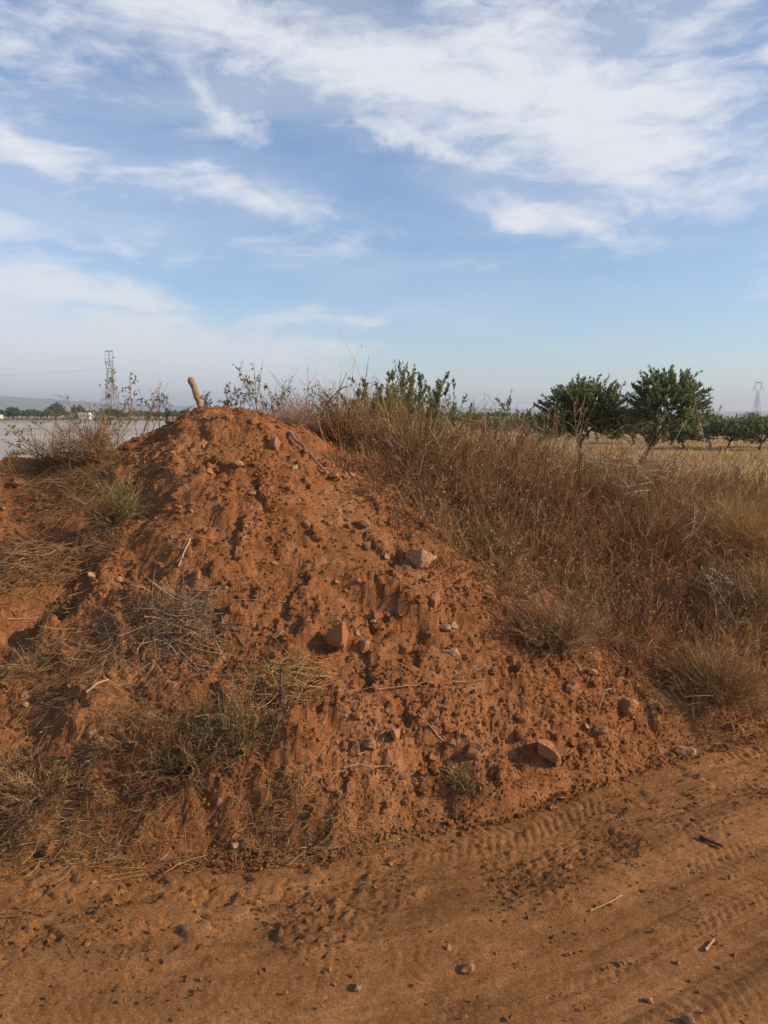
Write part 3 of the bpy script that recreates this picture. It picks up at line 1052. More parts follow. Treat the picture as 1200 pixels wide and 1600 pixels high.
def dry_bush(base, w, h, n, colors, label, name='dry_bush', cat='bush', group=None, fine=1.0, lean=(0, 0, 0), leaf=0, leafcol=OLIVE, up=0.15, leafsize=.012, depth=None, tips=0.0):
    """a rounded bush of very many thin stems: stems, twigs and (if any) leaves are its parts"""
    root = empty(name, base)
    depth = depth or w
    G = Geo()
    m1 = max(10, n // 14)
    d = rand_dirs(m1, up)
    d = unit(d * np.array([w / h, depth / h, 1.0]) + np.array(lean))
    L = h * rng.uniform(0.35, 1.08, m1) * np.sqrt((d[:, 0] * w / h) ** 2 + (d[:, 1] * depth / h) ** 2 + d[:, 2] ** 2)
    p0 = np.stack([rng.normal(0, w * .08, m1), rng.normal(0, depth * .08, m1), np.full(m1, -0.02)], 1)
    P = paths(p0, d, L, rng.normal(0, .16, (m1, 3)), 6)
    tubes(G, P, 0.0022 * fine, pal(colors, m1) * 0.8, 3)
    G.build('stems', STRAW, root)
    G = Geo()
    m2 = n // 3
    p, dd, _ = branch_from(P, m2, 0.75, 0.15)
    P2 = paths(p, dd, h * rng.uniform(.15, .42, m2), rng.normal(0, .25, (m2, 3)), 4)
    ribbons(G, P2, 0.0013 * fine, pal(colors, m2))
    m3 = n
    p, dd, _ = branch_from(P2, m3, 0.9, 0.1)
    P3 = paths(p, dd, h * rng.uniform(.05, .20, m3), rng.normal(0, .35, (m3, 3)), 3)
    ribbons(G, P3, 0.0010 * fine, pal(colors, m3))
    G.build('twigs', STRAW, root)
    if leaf:
        G = Geo()
        p, dd, _ = branch_from(P3, leaf, 1.0)
        leaves(G, p, dd, leafsize * rng.uniform(.6, 1.4, leaf), leafsize * .4, pal(leafcol, leaf))
        G.build('leaves', LEAF, root)
    return tag(root, label, cat, group)


def thin_weed(base, h, n, label, colors=RUST, leaf=60, leafcol=OLIVE, spread=.35, name='weed', group=None, lean=(0, 0, 0), leafsize=.022, r=.0028, side=5):
    """open weed: a few wiry forked stems carrying sparse small leaves and seed heads"""
    root = empty(name, base)
    G = Geo()
    d = unit(np.stack([rng.normal(0, spread, n), rng.normal(0, spread, n), np.ones(n)], 1) + np.array(lean))
    P = paths(np.stack([rng.normal(0, .03, n), rng.normal(0, .03, n), np.full(n, -.02)], 1), d, h * rng.uniform(.6, 1.05, n), rng.normal(0, .18, (n, 3)), 8)
    tubes(G, P, r, pal(colors, n), 4)
    m = n * side
    p, dd, _ = branch_from(P, m, 0.65, 0.35)
    P2 = paths(p, dd, h * rng.uniform(.08, .26, m), rng.normal(0, .25, (m, 3)), 5)
    tubes(G, P2, r * .55, pal(colors, m), 3)
    m3 = m * 2
    p, dd, _ = branch_from(P2, m3, 0.8, 0.2)
    P3 = paths(p, dd, h * rng.uniform(.04, .14, m3), rng.normal(0, .3, (m3, 3)), 3)
    ribbons(G, P3, r * .4, pal(colors, m3))
    G.build('stems', STRAW, root)
    if leaf:
        G = Geo()
        Pe = P3
        p, dd, _ = branch_from(Pe, leaf, 1.2)
        leaves(G, p, dd, leafsize * rng.uniform(.5, 1.3, leaf), leafsize * .5, pal(leafcol, leaf))
        G.build('leaves', LEAF, root)
    return tag(root, label, 'weed', group)


def straw_heap(base, w, dp, h, n, label, colors=STRAWS, name='straw_heap', cat='straw heap', rad=.003, thick=False, yaw=0.0, Lm=.5):
    """tangle of fallen stalks lying over one another"""
    root = empty(name, base)
    G = Geo()
    x, y = rng.normal(0, w * .25, n), rng.normal(0, dp * .25, n)
    zr = np.clip(1 - (x / w * 1.6) ** 2 - (y / dp * 1.6) ** 2, .0, 1)
    bx, by, bz = base
    a = rng.normal(yaw, .75, n)
    d = unit(np.stack([np.cos(a), np.sin(a) * .8, rng.normal(0.05, .28, n)], 1) * rng.choice([-1, 1], (n, 1)) * np.array([1, 1, 0]) + np.stack([0 * a, 0 * a, rng.normal(.05, .28, n)], 1))
    L = Lm * w * rng.uniform(.3, 1.0, n)
    z = ground_z(bx + x, by + y) - bz + h * zr * rng.uniform(0, 1, n)
    P = paths(np.stack([x, y, z], 1) - d * L[:, None] * .5, d, L, rng.normal(0, .30, (n, 3)), 6)
    g = ground_z(bx + P[..., 0].ravel(), by + P[..., 1].ravel()).reshape(P.shape[:2]) - bz
    P[..., 2] = np.maximum(P[..., 2], g + rng.uniform(.002, .02, (n, 1)))
    k = n // 2
    tubes(G, P[:k], rad * rng.uniform(.5, 1.1, k), pal(colors, k), 3, .4)
    G.build('stalks', STRAW, root)
    G = Geo()
    ribbons(G, P[k:], rad * rng.uniform(.4, 1.0, n - k), pal(colors, n - k), .6)
    G.build('blades', STRAW, root)
    return tag(root, label, cat)


def tuft(base, w, h, n, colors, label, name='grass_tuft', cat='grass tuft', group=None, lean=(0, 0, 0), r=.0014, up=.35):
    G = Geo()
    d = unit(rand_dirs(n, up) + np.array(lean))
    p0 = np.stack([rng.normal(0, w * .16, n), rng.normal(0, w * .16, n), np.full(n, -.015)], 1)
    P = paths(p0, d, h * rng.uniform(.4, 1.05, n), np.stack([rng.normal(0, .3, n), rng.normal(0, .3, n), -rng.uniform(0, .35, n)], 1), 6)
    ribbons(G, P, r * rng.uniform(.6, 1.3, n), pal(colors, n), .85)
    o = G.build(name, STRAW)
    o.location = base
    return tag(o, label, cat, group)


def leafy_shrub(base, w, h, n, label, colors=GREEN, leafsize=.035, per=26, name='leafy_shrub', cat='shrub', lean=(0, 0, 0), stemcol=RUST, spread=.30, lw=.32, group=None, low=.15):
    """upright leafy shoots fanning from the ground"""
    root = empty(name, base)
    G = Geo()
    d = unit(np.stack([rng.normal(0, spread, n), rng.normal(0, spread, n), np.ones(n)], 1) + np.array(lean))
    p0 = np.stack([rng.normal(0, w * .25, n), rng.normal(0, w * .22, n), np.full(n, -.02)], 1)
    dome = 1 - .45 * np.clip(np.abs(p0[:, 0]) / (w * .55), 0, 1.2) ** 2
    P = paths(p0, d, h * rng.uniform(.68, 1.0, n) * dome, rng.normal(0, .10, (n, 3)), 8)
    tubes(G, P, .005, pal(stemcol, n), 4)
    m = n * 3
    p, dd, _ = branch_from(P, m, .45, .35)
    P2 = paths(p, dd, h * rng.uniform(.07, .17, m), rng.normal(0, .15, (m, 3)), 5)
    tubes(G, P2, .0025, pal(stemcol, m), 3)
    G.build('stems', STRAW, root)
    G = Geo()
    for Q, k in ((P, n * per), (P2, m * per // 2)):
        p, dd, _ = branch_from(Q, k, .85, .15)
        keep = p[:, 2] > h * low
        p, dd = p[keep], dd[keep]
        leaves(G, p, dd, leafsize * rng.uniform(.55, 1.25, len(p)), leafsize * lw, pal(colors, len(p)))
    G.build('leaves', LEAF, root)
    return tag(root, label, cat, group)


# -- the heap's own plants
b = hit(272, 1005); straw_heap(b, .50, .34, .15, 430, 'tangled heap of grey dry stalks halfway down the left slope', [(.34, .24, .15), (.28, .18, .10), (.40, .29, .18), (.22, .135, .08)], rad=.0026, yaw=-.5)
b = hit(450, 1075); straw_heap(b, .36, .26, .08, 320, 'mat of yellowish straw beside the dark upright stake', GOLD + STRAWS, rad=.0022, yaw=.6, name='straw_mat', cat='straw')
MAT = [(0.40, 0.25, 0.11), (0.33, 0.19, 0.085), (0.27, 0.145, 0.065), (0.46, 0.30, 0.14), (0.22, 0.12, 0.055)]
for (px, py, w, dp, h, n, r_, yaw, Lm, lab) in (
        (50, 890, .60, .36, .09, 420, .0021, .7, .38, 'tangle of pale straw on the left shoulder at the picture edge'),
        (110, 770, .85, .40, .09, 900, .0014, .2, .22, 'mat of flattened yellow grass on top of the left shoulder'),
        (90, 1050, .70, .45, .05, 700, .0012, .8, .22, 'thin scatter of dry grass low on the left slope'),
        (170, 860, .45, .2, .04, 420, .0011, .2, .25, 'mat of short yellow grass between the hollows'),
        (100, 1290, .90, .26, .04, 1100, .0011, .3, .16, 'band of trampled straw along the left road edge'),
        (450, 1290, .70, .22, .03, 520, .0011, .3, .16, 'thin trampled straw at the road edge under the heap'),
        (230, 1120, .50, .30, .04, 420, .0011, .5, .22, 'thin dry grass below the heap of grey stalks'),
        (1080, 1125, .60, .20, .03, 420, .0012, .1, .2, 'trampled straw on the verge under the round dry bush')):
    straw_heap(hit(px, py), w, dp, h, n, lab, MAT, rad=r_, yaw=yaw, name='straw_mat', cat='straw', Lm=Lm)

b = hit(285, 1205); dry_bush(b, .34, .20, 2400, OLIVE + RUST, 'low dark shrub with yellow flowers near the foot of the left slope', 'low_shrub', 'shrub', leaf=900, leafcol=OLIVE, depth=.2)
b = hit(365, 1165); dry_bush(b, .24, .27, 1900, OLIVE + STRAWS[:2], 'olive brown shrub beside the dark upright stake', 'low_shrub', 'shrub', leaf=500, leafcol=OLIVE, depth=.18)
b = hit(205, 1160); dry_bush(b, .22, .13, 1000, RUST + OLIVE[:2], 'sparse brown shrublet on the low left slope', 'low_shrub', 'shrub', leaf=250, leafcol=OLIVE, depth=.16)
b = hit(60, 1235); dry_bush(b, .32, .16, 1800, STRAWS + OLIVE[:2], 'flattened brown shrublet by the left picture edge', 'low_shrub', 'shrub', leaf=200, leafcol=OLIVE, depth=.2)
b = hit(722, 1235); dry_bush(b, .085, .12, 800, OLIVE + STRAWS[:2], 'small green tuft at the foot of the heap', 'green_tuft', 'tuft', leaf=260, leafcol=GREEN[1:2] + OLIVE, depth=.08, leafsize=.010)
b = hit(180, 815); dry_bush(b, .20, .28, 1300, OLIVE + STRAWS[:2], 'green grey weed on the left shoulder below the crest', 'low_shrub', 'shrub', leaf=900, leafcol=GREEN + OLIVE, depth=.18, leafsize=.014)
b = hit(865, 1010); dry_bush(b, .34, .32, 3600, OLIVE + STRAWS[:3] + RUST, 'dark green brown bush at the bottom of the weedy slope', 'dry_bush', leaf=1400, leafcol=OLIVE + GOLD[:1], depth=.26)
b = hit(1112, 1095); dry_bush(b, .36, .40, 5200, OLIVE + GOLD[:2] + STRAWS + RUST, 'round fine-stemmed dry bush on the verge near the right edge', 'dry_bush', leaf=900, leafcol=OLIVE, depth=.3, fine=.9)
b = hit(20, 1180); tuft(b, .25, .14, 260, STRAWS, 'dry grass tuft low at the left picture edge')
b = hit(60, 1040); tuft(b, .25, .18, 260, STRAWS + GOLD, 'dry grass tuft below the lowest dark hollow')
b = hit(330, 1120); tuft(b, .2, .14, 220, STRAWS + OLIVE, 'dry grass tuft under the heap of grey stalks')
b = hit(490, 1310); tuft(b, .14, .07, 160, STRAWS, 'pale grass tuft at the road edge under the heap')

dry_bush(on_ground(150, 4.62), .30, .36, 1700, RUST + GOLD[:2] + OLIVE, 'bushy orange brown dry plant on the left shoulder', leaf=700, leafcol=OLIVE + GOLD[:2], depth=.25)
dry_bush(on_ground(95, 4.7), .22, .26, 1100, OLIVE + RUST, 'small dark dry plant left of the bushy orange brown one', leaf=400, leafcol=OLIVE, depth=.2)
tuft(on_ground(15, 4.6), .3, .22, 420, GOLD + STRAWS, 'yellow grass tuft on the left shoulder at the picture edge')
# yellow flowers on the dark low shrub
for (px, py) in ((310, 1222), (322, 1256), (328, 1263), (290, 1178)):
    p = hit(px, py) + np.array([0, -.02, .03])
    fl = empty('yellow_flower', p)
    G = Geo()
    tubes(G, np.array([[[0, 0.01, -.035], [0.002, 0, -.015], [0, 0, 0]]]), .0009, np.array([[.12, .14, .05]]), 4)
    G.build('stem', STRAW, fl)
    for k in range(6):
        a = k * math.pi / 3
        G = Geo(); dd = unit(np.array([[math.cos(a), -.3, math.sin(a)]]))
        leaves(G, np.zeros((1, 3)), dd, .008, .006, np.array([[.75, .55, .03]]))
        G.build('petal', LEAF, fl)
    tag(fl, 'small yellow flower by the dark low shrub near the road', 'flower', 'yellow flowers near the road')

# -- weeds along the crest
crest_plants = [
    (130, 4.7, .42, 9, 'bushy brown weed on the left shoulder before the pale field', RUST + OLIVE, 220, (0, 0, 0)),
    (75, 4.75, .34, 6, 'dark bare weed left of the bushy brown one', OLIVE + RUST, 90, (-.2, 0, 0)),
    (185, 4.8, .46, 8, 'tall rusty weed on the left shoulder under the pylon', RUST + STRAWS, 180, (.1, 0, 0)),
    (228, 4.95, .40, 6, 'thin weed bending right at the shaded end of the crest', RUST, 90, (.25, 0, 0)),
    (262, 5.05, .30, 6, 'small sparse weed left of the leaning post', OLIVE + RUST, 90, (0, 0, 0)),
    (335, 5.05, .22, 7, 'small leafy weed right behind the leaning post', OLIVE + RUST, 120, (.1, 0, 0)),
    (368, 5.05, .22, 7, 'low grey weed on the highest crest', OLIVE + STRAWS, 110, (0, 0, 0)),
    (404, 5.0, .36, 6, 'dark forked weed standing on the highest crest', OLIVE + RUST, 140, (-.1, 0, 0)),
    (430, 5.1, .34, 7, 'bushy grey green weed on the crest beside the pink grass', OLIVE + GREEN, 170, (.05, 0, 0)),
    (520, 5.3, .42, 7, 'grey leafy weed on the crest right of the pink grass', OLIVE + GREEN, 200, (0, 0, 0)),
    (560, 5.5, .42, 8, 'wiry weed before the green shrub', OLIVE + RUST, 160, (0, 0, 0)),
]
for (px, y, h, n, lab, cols, lf, lean) in crest_plants:
    thin_weed(on_ground(px, y), h, n, lab, cols, lf, OLIVE + GREEN[:2], .32, lean=lean)
b = on_ground(455, 5.05)
tuft(b, .20, .36, 700, [(0.42, .25, .17), (.36, .20, .13), (.46, .30, .21)], 'feathery pinkish dry grass on the crest', up=.72, r=.0011)
b = on_ground(492, 5.2)
G = Geo()
P = np.array([at(485, 690, 5.2), at(497, 660, 5.2), at(512, 628, 5.2), at(530, 610, 5.2), at(542, 582, 5.2)])
bt = empty('bare_branch', b)
tubes(G, (P - b)[None], 0, np.array([[.15, .10, .08]]), 6, rad=np.array([[.011, .009, .007, .005, .0025]]))
for q, (ex, ey) in ((1, (480, 640)), (2, (486, 612)), (2, (525, 636)), (3, (545, 604)), (1, (520, 655))):
    Q = np.array([P[q], .5 * (P[q] + at(ex, ey, 5.2)) + [0, 0, .01], at(ex, ey, 5.2)]) - b
    tubes(G, Q[None], 0, np.array([[.17, .12, .09]]), 5, rad=np.array([[.005, .004, .002]]))
G.build('limbs', BARK, bt)
G = Geo()
tip = np.concatenate([at(ex, ey, 5.2)[None] - b + rng.normal(0, .018, (14, 3)) for ex, ey in ((480, 640), (486, 612), (525, 636), (545, 604))])
leaves(G, tip, rand_dirs(len(tip), -.5), .022, .011, pal(OLIVE, len(tip)))
G.build('leaves', LEAF, bt)
tag(bt, 'bare dark forked branch sticking up from the crest', 'branch')

leafy_shrub(on_ground(628, 7.0), 1.0, 1.2, 150, 'leafy green shrub rising behind the weeds right of the crest', per=70, leafsize=.046, spread=.16)
leafy_shrub(on_ground(700, 7.6), .6, 1.22, 34, 'lower grey green shrub right behind the leafy one', colors=GREEN + OLIVE[:1], per=46, leafsize=.045, spread=.18)
leafy_shrub(on_ground(575, 6.6), .4, 1.05, 16, 'sparse grey green shrub left of the leafy one', colors=GREEN + OLIVE[:2], per=16, leafsize=.04, spread=.22)
leafy_shrub(on_ground(805, 8.6), .6, 1.55, 34, 'pale green shoots standing in the weeds before the left tree', colors=GREEN + OLIVE, per=40, leafsize=.05, spread=.10)
leafy_shrub(on_ground(760, 8.8), .4, 1.4, 14, 'slender green shoots between the shrubs and the left tree', colors=GREEN, per=18, leafsize=.045, spread=.12)
thin_weed(on_ground(885, 7.2), .88, 9, 'tall dry weed standing in front of the left tree', RUST + STRAWS, 420, STRAWS + RUST, .12, r=.0045, leafsize=.03, name='tall_weed')
thin_weed(on_ground(838, 6.2), .58, 9, 'rusty red weed in the middle of the weedy slope', RUST, 320, RUST, .25, r=.004, leafsize=.022, name='tall_weed')
thin_weed(on_ground(1115, 9.2), 1.05, 6, 'thin bare weed in front of the far orchard trees', STRAWS, 100, STRAWS, .14, r=.004, leafsize=.03, name='tall_weed')
thin_weed(on_ground(680, 6.6), .45, 8, 'tan weed standing below the leafy shrub', STRAWS + RUST, 300, STRAWS, .25, r=.003, leafsize=.02, name='tall_weed')
tuft(on_ground(1140, 5.75), .95, .62, 3200, GOLD, 'big golden grass hummock at the right edge', up=.25, r=.0018, lean=(.0, -.15, 0))
tuft(on_ground(1195, 5.2), .7, .50, 1800, GOLD + STRAWS, 'pale golden grass clump below the big hummock', up=.25, r=.0018, lean=(0, -.2, 0))
tuft(on_ground(1060, 6.3), .6, .50, 1400, GOLD + STRAWS, 'golden grass clump left of the big hummock', up=.35, r=.0018)
for (px, y, dx, dz, lift, L, lab) in ((1085, 5.15, .05, -.9, .50, .42, 'bleached forked dead stalk hanging down the weedy slope'), (985, 6.0, .8, .15, .45, .55, 'bleached dead stalk lying across the upper weeds'),
                                      (850, 5.5, .7, .55, .32, .45, 'pale dead stalk leaning in the middle of the weeds'), (1090, 4.75, .6, -.25, .30, .35, 'bleached dead stalk low in the weeds near the round bush'),
                                      (610, 5.1, .6, -.6, .12, .30, 'grey dead stalk at the upper weed edge'), (905, 5.6, .75, -.3, .42, .5, 'long bleached stalk lying through the middle weeds'),
                                      (1010, 5.5, -.7, .3, .45, .4, 'bleached stalk leaning left in the upper weeds')):
    a = on_ground(px, y)
    root = empty('dead_stalk', a)
    n = 5
    P0 = np.array([0, -.08, lift * .8]) + rng.normal(0, .025, (n, 3))
    dv = unit(np.array([dx, -.25, dz]) + rng.normal(0, .25, (n, 3)))
    PP = paths(P0, dv, L * rng.uniform(.5, 1.15, n), rng.normal(0, .22, (n, 3)), 7)
    G = Geo()
    tubes(G, np.stack([np.linspace([0, 0, -.02], PP[i, 0], 4) for i in range(3)]), .004, pal(OLIVE, 3), 5, .2)
    tubes(G, PP, .0026, pal(SILVER, n) * 1.15, 5)
    p, dd, _ = branch_from(PP, 30, 1.0)
    tubes(G, paths(p, dd, rng.uniform(.05, .16, 30), rng.normal(0, .3, (30, 3)), 4), .002, pal(SILVER, 30) * 1.15, 3)
    G.build('stems', STRAW, root)
    tag(root, lab, 'dead stalk')


for (px, y, w, h, n, cols, lab) in ((700, 5.6, .34, .36, 2200, STRAWS + RUST, 'tan cushion of dry twigs high on the weedy slope under the leafy shrub'),
                                    (790, 5.3, .32, .34, 2200, RUST + STRAWS[:2], 'rusty cushion of dry twigs in the middle of the weedy slope'),
                                    (940, 5.6, .36, .40, 2400, OLIVE + STRAWS, 'brown olive cushion of dry twigs below the leaning tree'),
                                    (1020, 5.2, .34, .36, 2200, RUST + OLIVE, 'dark rusty cushion of dry twigs above the round bush'),
                                    (1185, 4.75, .32, .36, 2200, OLIVE + STRAWS, 'olive cushion of dry twigs at the right picture edge'),
                                    (740, 4.75, .24, .24, 1500, STRAWS + RUST, 'low tan cushion of twigs at the weed edge beside the reddish rock'),
                                    (540, 5.25, .26, .32, 1600, STRAWS + RUST, 'tan cushion of twigs at the top of the weed edge')):
    dry_bush(on_ground(px, y), w, h, n, cols, lab, leaf=400, leafcol=cols, depth=w * .8, fine=1.25)


# -- the mass of dry weeds over the bank (uncountable)
def weed_mass():
    G = Geo()
    kinds = [(RUST, 1.0, 1.0, 1.0), (STRAWS[1:2] + STRAWS[3:], 1.0, 1.0, .8), (RUST + STRAWS, .9, 1.0, 1.0), (OLIVE + STRAWS[:2], .9, 1.0, 1.2), (GOLD, 1.1, .5, .3), (STRAWS + SILVER[:1], .8, 1.2, .8)]
    # rounded clumps, each of one kind of plant
    nc = 3700
    cx, cy = rng.uniform(-.75, 5.8, nc), rng.uniform(3.2, 10.2, nc)
    we = weed_edge(cx)
    k = (cy > we - .02) & (np.abs(cx) < cy * .54 + .2) & ((cy < 7.6) | (rng.uniform(0, 1, nc) < .5)) & (rng.uniform(0, 1, nc) < np.where(cy < we + .35, .8, 1.0))
    cx, cy = cx[k], cy[k]
    inside = cy - weed_edge(cx)
    rad = rng.uniform(.06, .24, len(cx)) * (.6 + .6 * sstep(0, .9, inside))
    back = sstep(-.4, .5, cy - crest_y(cx))
    hgt = rad * rng.uniform(.8, 1.5, len(cx)) * (.75 + .75 * back * sstep(8.2, 6.8, cy)) + .03
    kind = np.clip(((fbm(cx, cy, 1.1, 2, .5, 161) + rng.normal(0, .22, len(cx))) * 4 + 2.4).astype(int), 0, 5)
    kind = np.where((cy > 7.2) & (rng.uniform(0, 1, len(cx)) < .6), 4, kind)
    for q, (cols, lf, spread, tw) in enumerate(kinds):
        i = np.nonzero(kind == q)[0]
        if len(i) == 0:
            continue
        cnt = np.clip((rad[i] ** 1.6 * 860 * (4.6 / np.maximum(cy[i], 4.0))).astype(int), 12, 110)
        r_ = np.repeat(i, cnt); n = len(r_)
        a = rng.uniform(0, 2 * np.pi, n); rr = np.sqrt(rng.uniform(0, 1, n))
        ox, oy = np.cos(a) * rr, np.sin(a) * rr
        x, y = cx[r_] + ox * rad[r_] * .55, cy[r_] + oy * rad[r_] * .55
        z = ground_z(x, y) - .015
        d = unit(np.stack([ox * .9 * spread + rng.normal(0, .35, n), oy * .9 * spread + rng.normal(0, .35, n), np.full(n, 1.0)], 1))
        L = hgt[r_] * rng.uniform(.45, 1.1, n) * lf
        tone = rng.uniform(.40, 1.25, len(cx))[r_][:, None]
        c = pal(cols, n, .2) * tone * .92
        P = paths(np.stack([x, y, z], 1), d, L, np.clip(rng.normal(0, .3, (n, 3)), -.5, .5), 4)
        dist = np.hypot(x, y)
        ribbons(G, P, .0010 + .00026 * dist, c, .6)
        m = int(n * 1.5 * tw)
        p, dd, src = branch_from(P, m, 1.2, .1)
        P2 = paths(p, dd, L[src] * rng.uniform(.15, .5, m), np.clip(rng.normal(0, .4, (m, 3)), -.6, .6), 3)
        ribbons(G, P2, .0007 + .00022 * dist[src], c[src] * rng.uniform(.75, 1.25, (m, 1)), .5)
        if q != 4:                                           # tiny dry leaves and seed heads
            m = int(n * .9)
            p, dd, src = branch_from(P2, m, 1.5, 0)
            leaves(G, p, dd, rng.uniform(.008, .024, m), .008, pal(cols, m, .3) * rng.uniform(.6, 1.3, (m, 1)))
    # thin stray stems standing over the clumps
    n = 2600
    x, y = rng.uniform(-.5, 5.6, n), rng.uniform(3.6, 10, n)
    k = (y > weed_edge(x) + .15) & (np.abs(x) < y * .56 + .4)
    x, y = x[k], y[k]; n = len(x)
    L = rng.uniform(.12, .28, n) * (.8 + .5 * sstep(-.4, .5, y - crest_y(x)))
    P = paths(np.stack([x, y, ground_z(x, y) - .01], 1), unit(np.stack([rng.normal(0, .4, n), rng.normal(0, .4, n), np.ones(n)], 1)), L, np.clip(rng.normal(0, .3, (n, 3)), -.4, .4), 6)
    c = pal(STRAWS + RUST + SILVER[:1], n)
    ribbons(G, P, .0009 + .00022 * y, c, .5)
    p, dd, src = branch_from(P, n * 5, .8, .2)
    P2 = paths(p, dd, L[src] * rng.uniform(.08, .25, n * 5), rng.normal(0, .3, (n * 5, 3)), 3)
    ribbons(G, P2, .0006 + .00016 * y[src], c[src], .4)
    p, dd, src = branch_from(P2, n * 4, 1.3)
    leaves(G, p, dd, rng.uniform(.007, .018, n * 4), .007, pal(STRAWS + RUST, n * 4))
    o = G.build('dry_weeds', STRAW)
    return tag(o, 'dense mass of dry brown weeds over the bank beside the heap', 'weeds', kind='stuff')


weed_mass()


def litter():
    """loose straw lying on heap and verge"""
    G = Geo()
    n = 9000
    x, y = rng.uniform(-2.3, 2.6, n * 2), rng.uniform(2.4, 5.0, n * 2)
    left = sstep(-0.35, -1.0, x + .25 * fbm(x, y, .5, 2, .5, 171))
    verge = np.exp(-((y - foot(x) + .0) / .16) ** 2)
    bot = sstep(3.3, 2.8, y) * sstep(.1, -.6, x)
    edge = np.exp(-((y - weed_edge(x)) / .22) ** 2)
    dens = (.20 * left + .22 * verge * sstep(1.0, .0, x) + .10 * verge + .55 * bot + .5 * edge + .012) * (.25 + .75 * sstep(-.1, .3, fbm(x, y, .3, 3, .5, 181))) * (y > foot(x) - .18)
    k = rng.uniform(0, 1, len(x)) < dens
    x, y = x[k], y[k]
    n = len(x)
    a = rng.uniform(0, 2 * np.pi, n)
    L = rng.uniform(.02, .10, n)
    d = np.stack([np.cos(a), np.sin(a), 0 * a], 1)
    P = paths(np.stack([x, y, 0 * x], 1), d, L, rng.normal(0, .25, (n, 3)) * np.array([1, 1, 0]), 5)
    z = ground_z(P[..., 0].ravel(), P[..., 1].ravel()).reshape(P.shape[:2])
    P[..., 2] = np.maximum(z, z.mean(1, keepdims=True)) + rng.uniform(.001, .014, (n, 1)) + .25 * L[:, None] * rng.uniform(0, .7, (n, 1)) * np.linspace(0, 1, 5)[None]
    ribbons(G, P, rng.uniform(.0006, .0017, n), pal(STRAWS + GOLD + RUST, n), .4)
    o = G.build('straw_litter', STRAW)
    return tag(o, 'loose broken straw strewn over the heap and road edge', 'straw', kind='stuff')


litter()


def field_grass():
    G = Geo()
    n = 26000
    y = 9.5 * (52 / 9.5) ** rng.uniform(0, 1, n)
    x = (rng.uniform(-.05, .62, n)) * y
    k = rng.uniform(0, 1, n) < .3 + .7 * sstep(-.2, .2, fbm(x, y, 4, 3, .5, 191))
    x, y = x[k], y[k]; n = len(x)
    d = unit(np.stack([rng.normal(0, .5, n), rng.normal(0, .5, n), np.ones(n)], 1))
    tall = sstep(.1, .4, fbm(x, y, 3.5, 2, .5, 193))
    P = paths(np.stack([x, y, 0 * x - .04], 1), d, rng.uniform(.12, .36, n) * (.6 + .4 * tall * sstep(30, 12, y)), rng.normal(0, .3, (n, 3)), 4)
    ribbons(G, P, .0018 + .00045 * y, np.where((tall > .5)[:, None] & (rng.uniform(0, 1, (n, 1)) < .5), pal(STRAWS, n), pal([(.52, .31, .085), (.46, .26, .075), (.56, .36, .12), (.40, .21, .07)], n)), .6)
    o = G.build('field_grass', STRAW)
    return tag(o, 'golden dry grass covering the orchard field', 'grass', kind='stuff')


field_grass()


# ------------------------------------------------------------------ trees
def tree(base, trunk, crown_c, crown_r, nshoot, label, colors=DARKGREEN, leafsize=.16, per=60, name='tree', group=None, shoot=.9, limbs=None, trunk_r=.11, barkcol=(.10, .075, .055), lw=.34, upward=.55):
    """trunk (limbs are sub-parts of it) and a crown of leafy shoots radiating from inside the crown"""
    root = empty(name, base)
    G = Geo()
    T = np.array(trunk, float)
    t = np.linspace(0, len(T) - 1, 10)
    P = np.stack([np.interp(t, np.arange(len(T)), T[:, i]) for i in range(3)], 1)
    P[1:-1] += rng.normal(0, trunk_r * .15, (8, 3))
    tubes(G, P[None], 0, np.array([barkcol]), 9, rad=np.linspace(trunk_r * 1.25, trunk_r * .75, 10)[None])
    tr = G.build('trunk', BARK, root)
    cc, cr = np.array(crown_c, float), np.array(crown_r, float)
    G = Geo()
    nl = 11
    d = rand_dirs(nl, -.15)
    ends = cc + d * cr * .55
    st = np.repeat(P[-1][None], nl, 0)
    if limbs is not None:
        ends[:len(limbs)] = np.array(limbs)
    PL = np.stack([st, st * .55 + ends * .45 + np.array([0, 0, .12]) * cr[2], ends], 1)
    PL = np.stack([np.stack([np.interp(np.linspace(0, 2, 7), [0, 1, 2], PL[i, :, k]) for k in range(3)], 1) for i in range(nl)])
    PL[:, 1:-1] += rng.normal(0, .03 * cr[0], (nl, 5, 3))
    if name == 'far_tree':
        tubes(G, PL, trunk_r * .55, np.tile([barkcol], (nl, 1)), 6, .7)
        G.build('limbs', BARK, tr)
    else:
        for q in range(nl):
            G = Geo(); tubes(G, PL[q:q + 1], trunk_r * .55, np.array([barkcol]), 6, .7); G.build('limb', BARK, tr)
    # shoots
    dirs = rand_dirs(nshoot, -.55)
    rr = rng.uniform(.25, .88, nshoot) ** .8
    p0 = cc + dirs * cr * rr[:, None] * .80
    sd = unit(dirs + np.array([0, 0, upward]) + rng.normal(0, .25, (nshoot, 3)))
    PS = paths(p0, sd, shoot * rng.uniform(.4, 1.0, nshoot) * cr.mean() * .50, rng.normal(0, .12, (nshoot, 3)), 5)
    G = Geo()
    tubes(G, PS, .012, np.tile([barkcol], (nshoot, 1)), 3)
    crown = G.build('crown', BARK, root)
    G = Geo()
    p, dd, _ = branch_from(PS, nshoot * per, .9, .25)
    sun = p
    leaves(G, p, dd, leafsize * rng.uniform(.6, 1.3, len(p)), leafsize * lw, pal(colors, len(p), .22))
    G.build('leaves', LEAF, crown)
    return tag(root, label, 'tree', group)


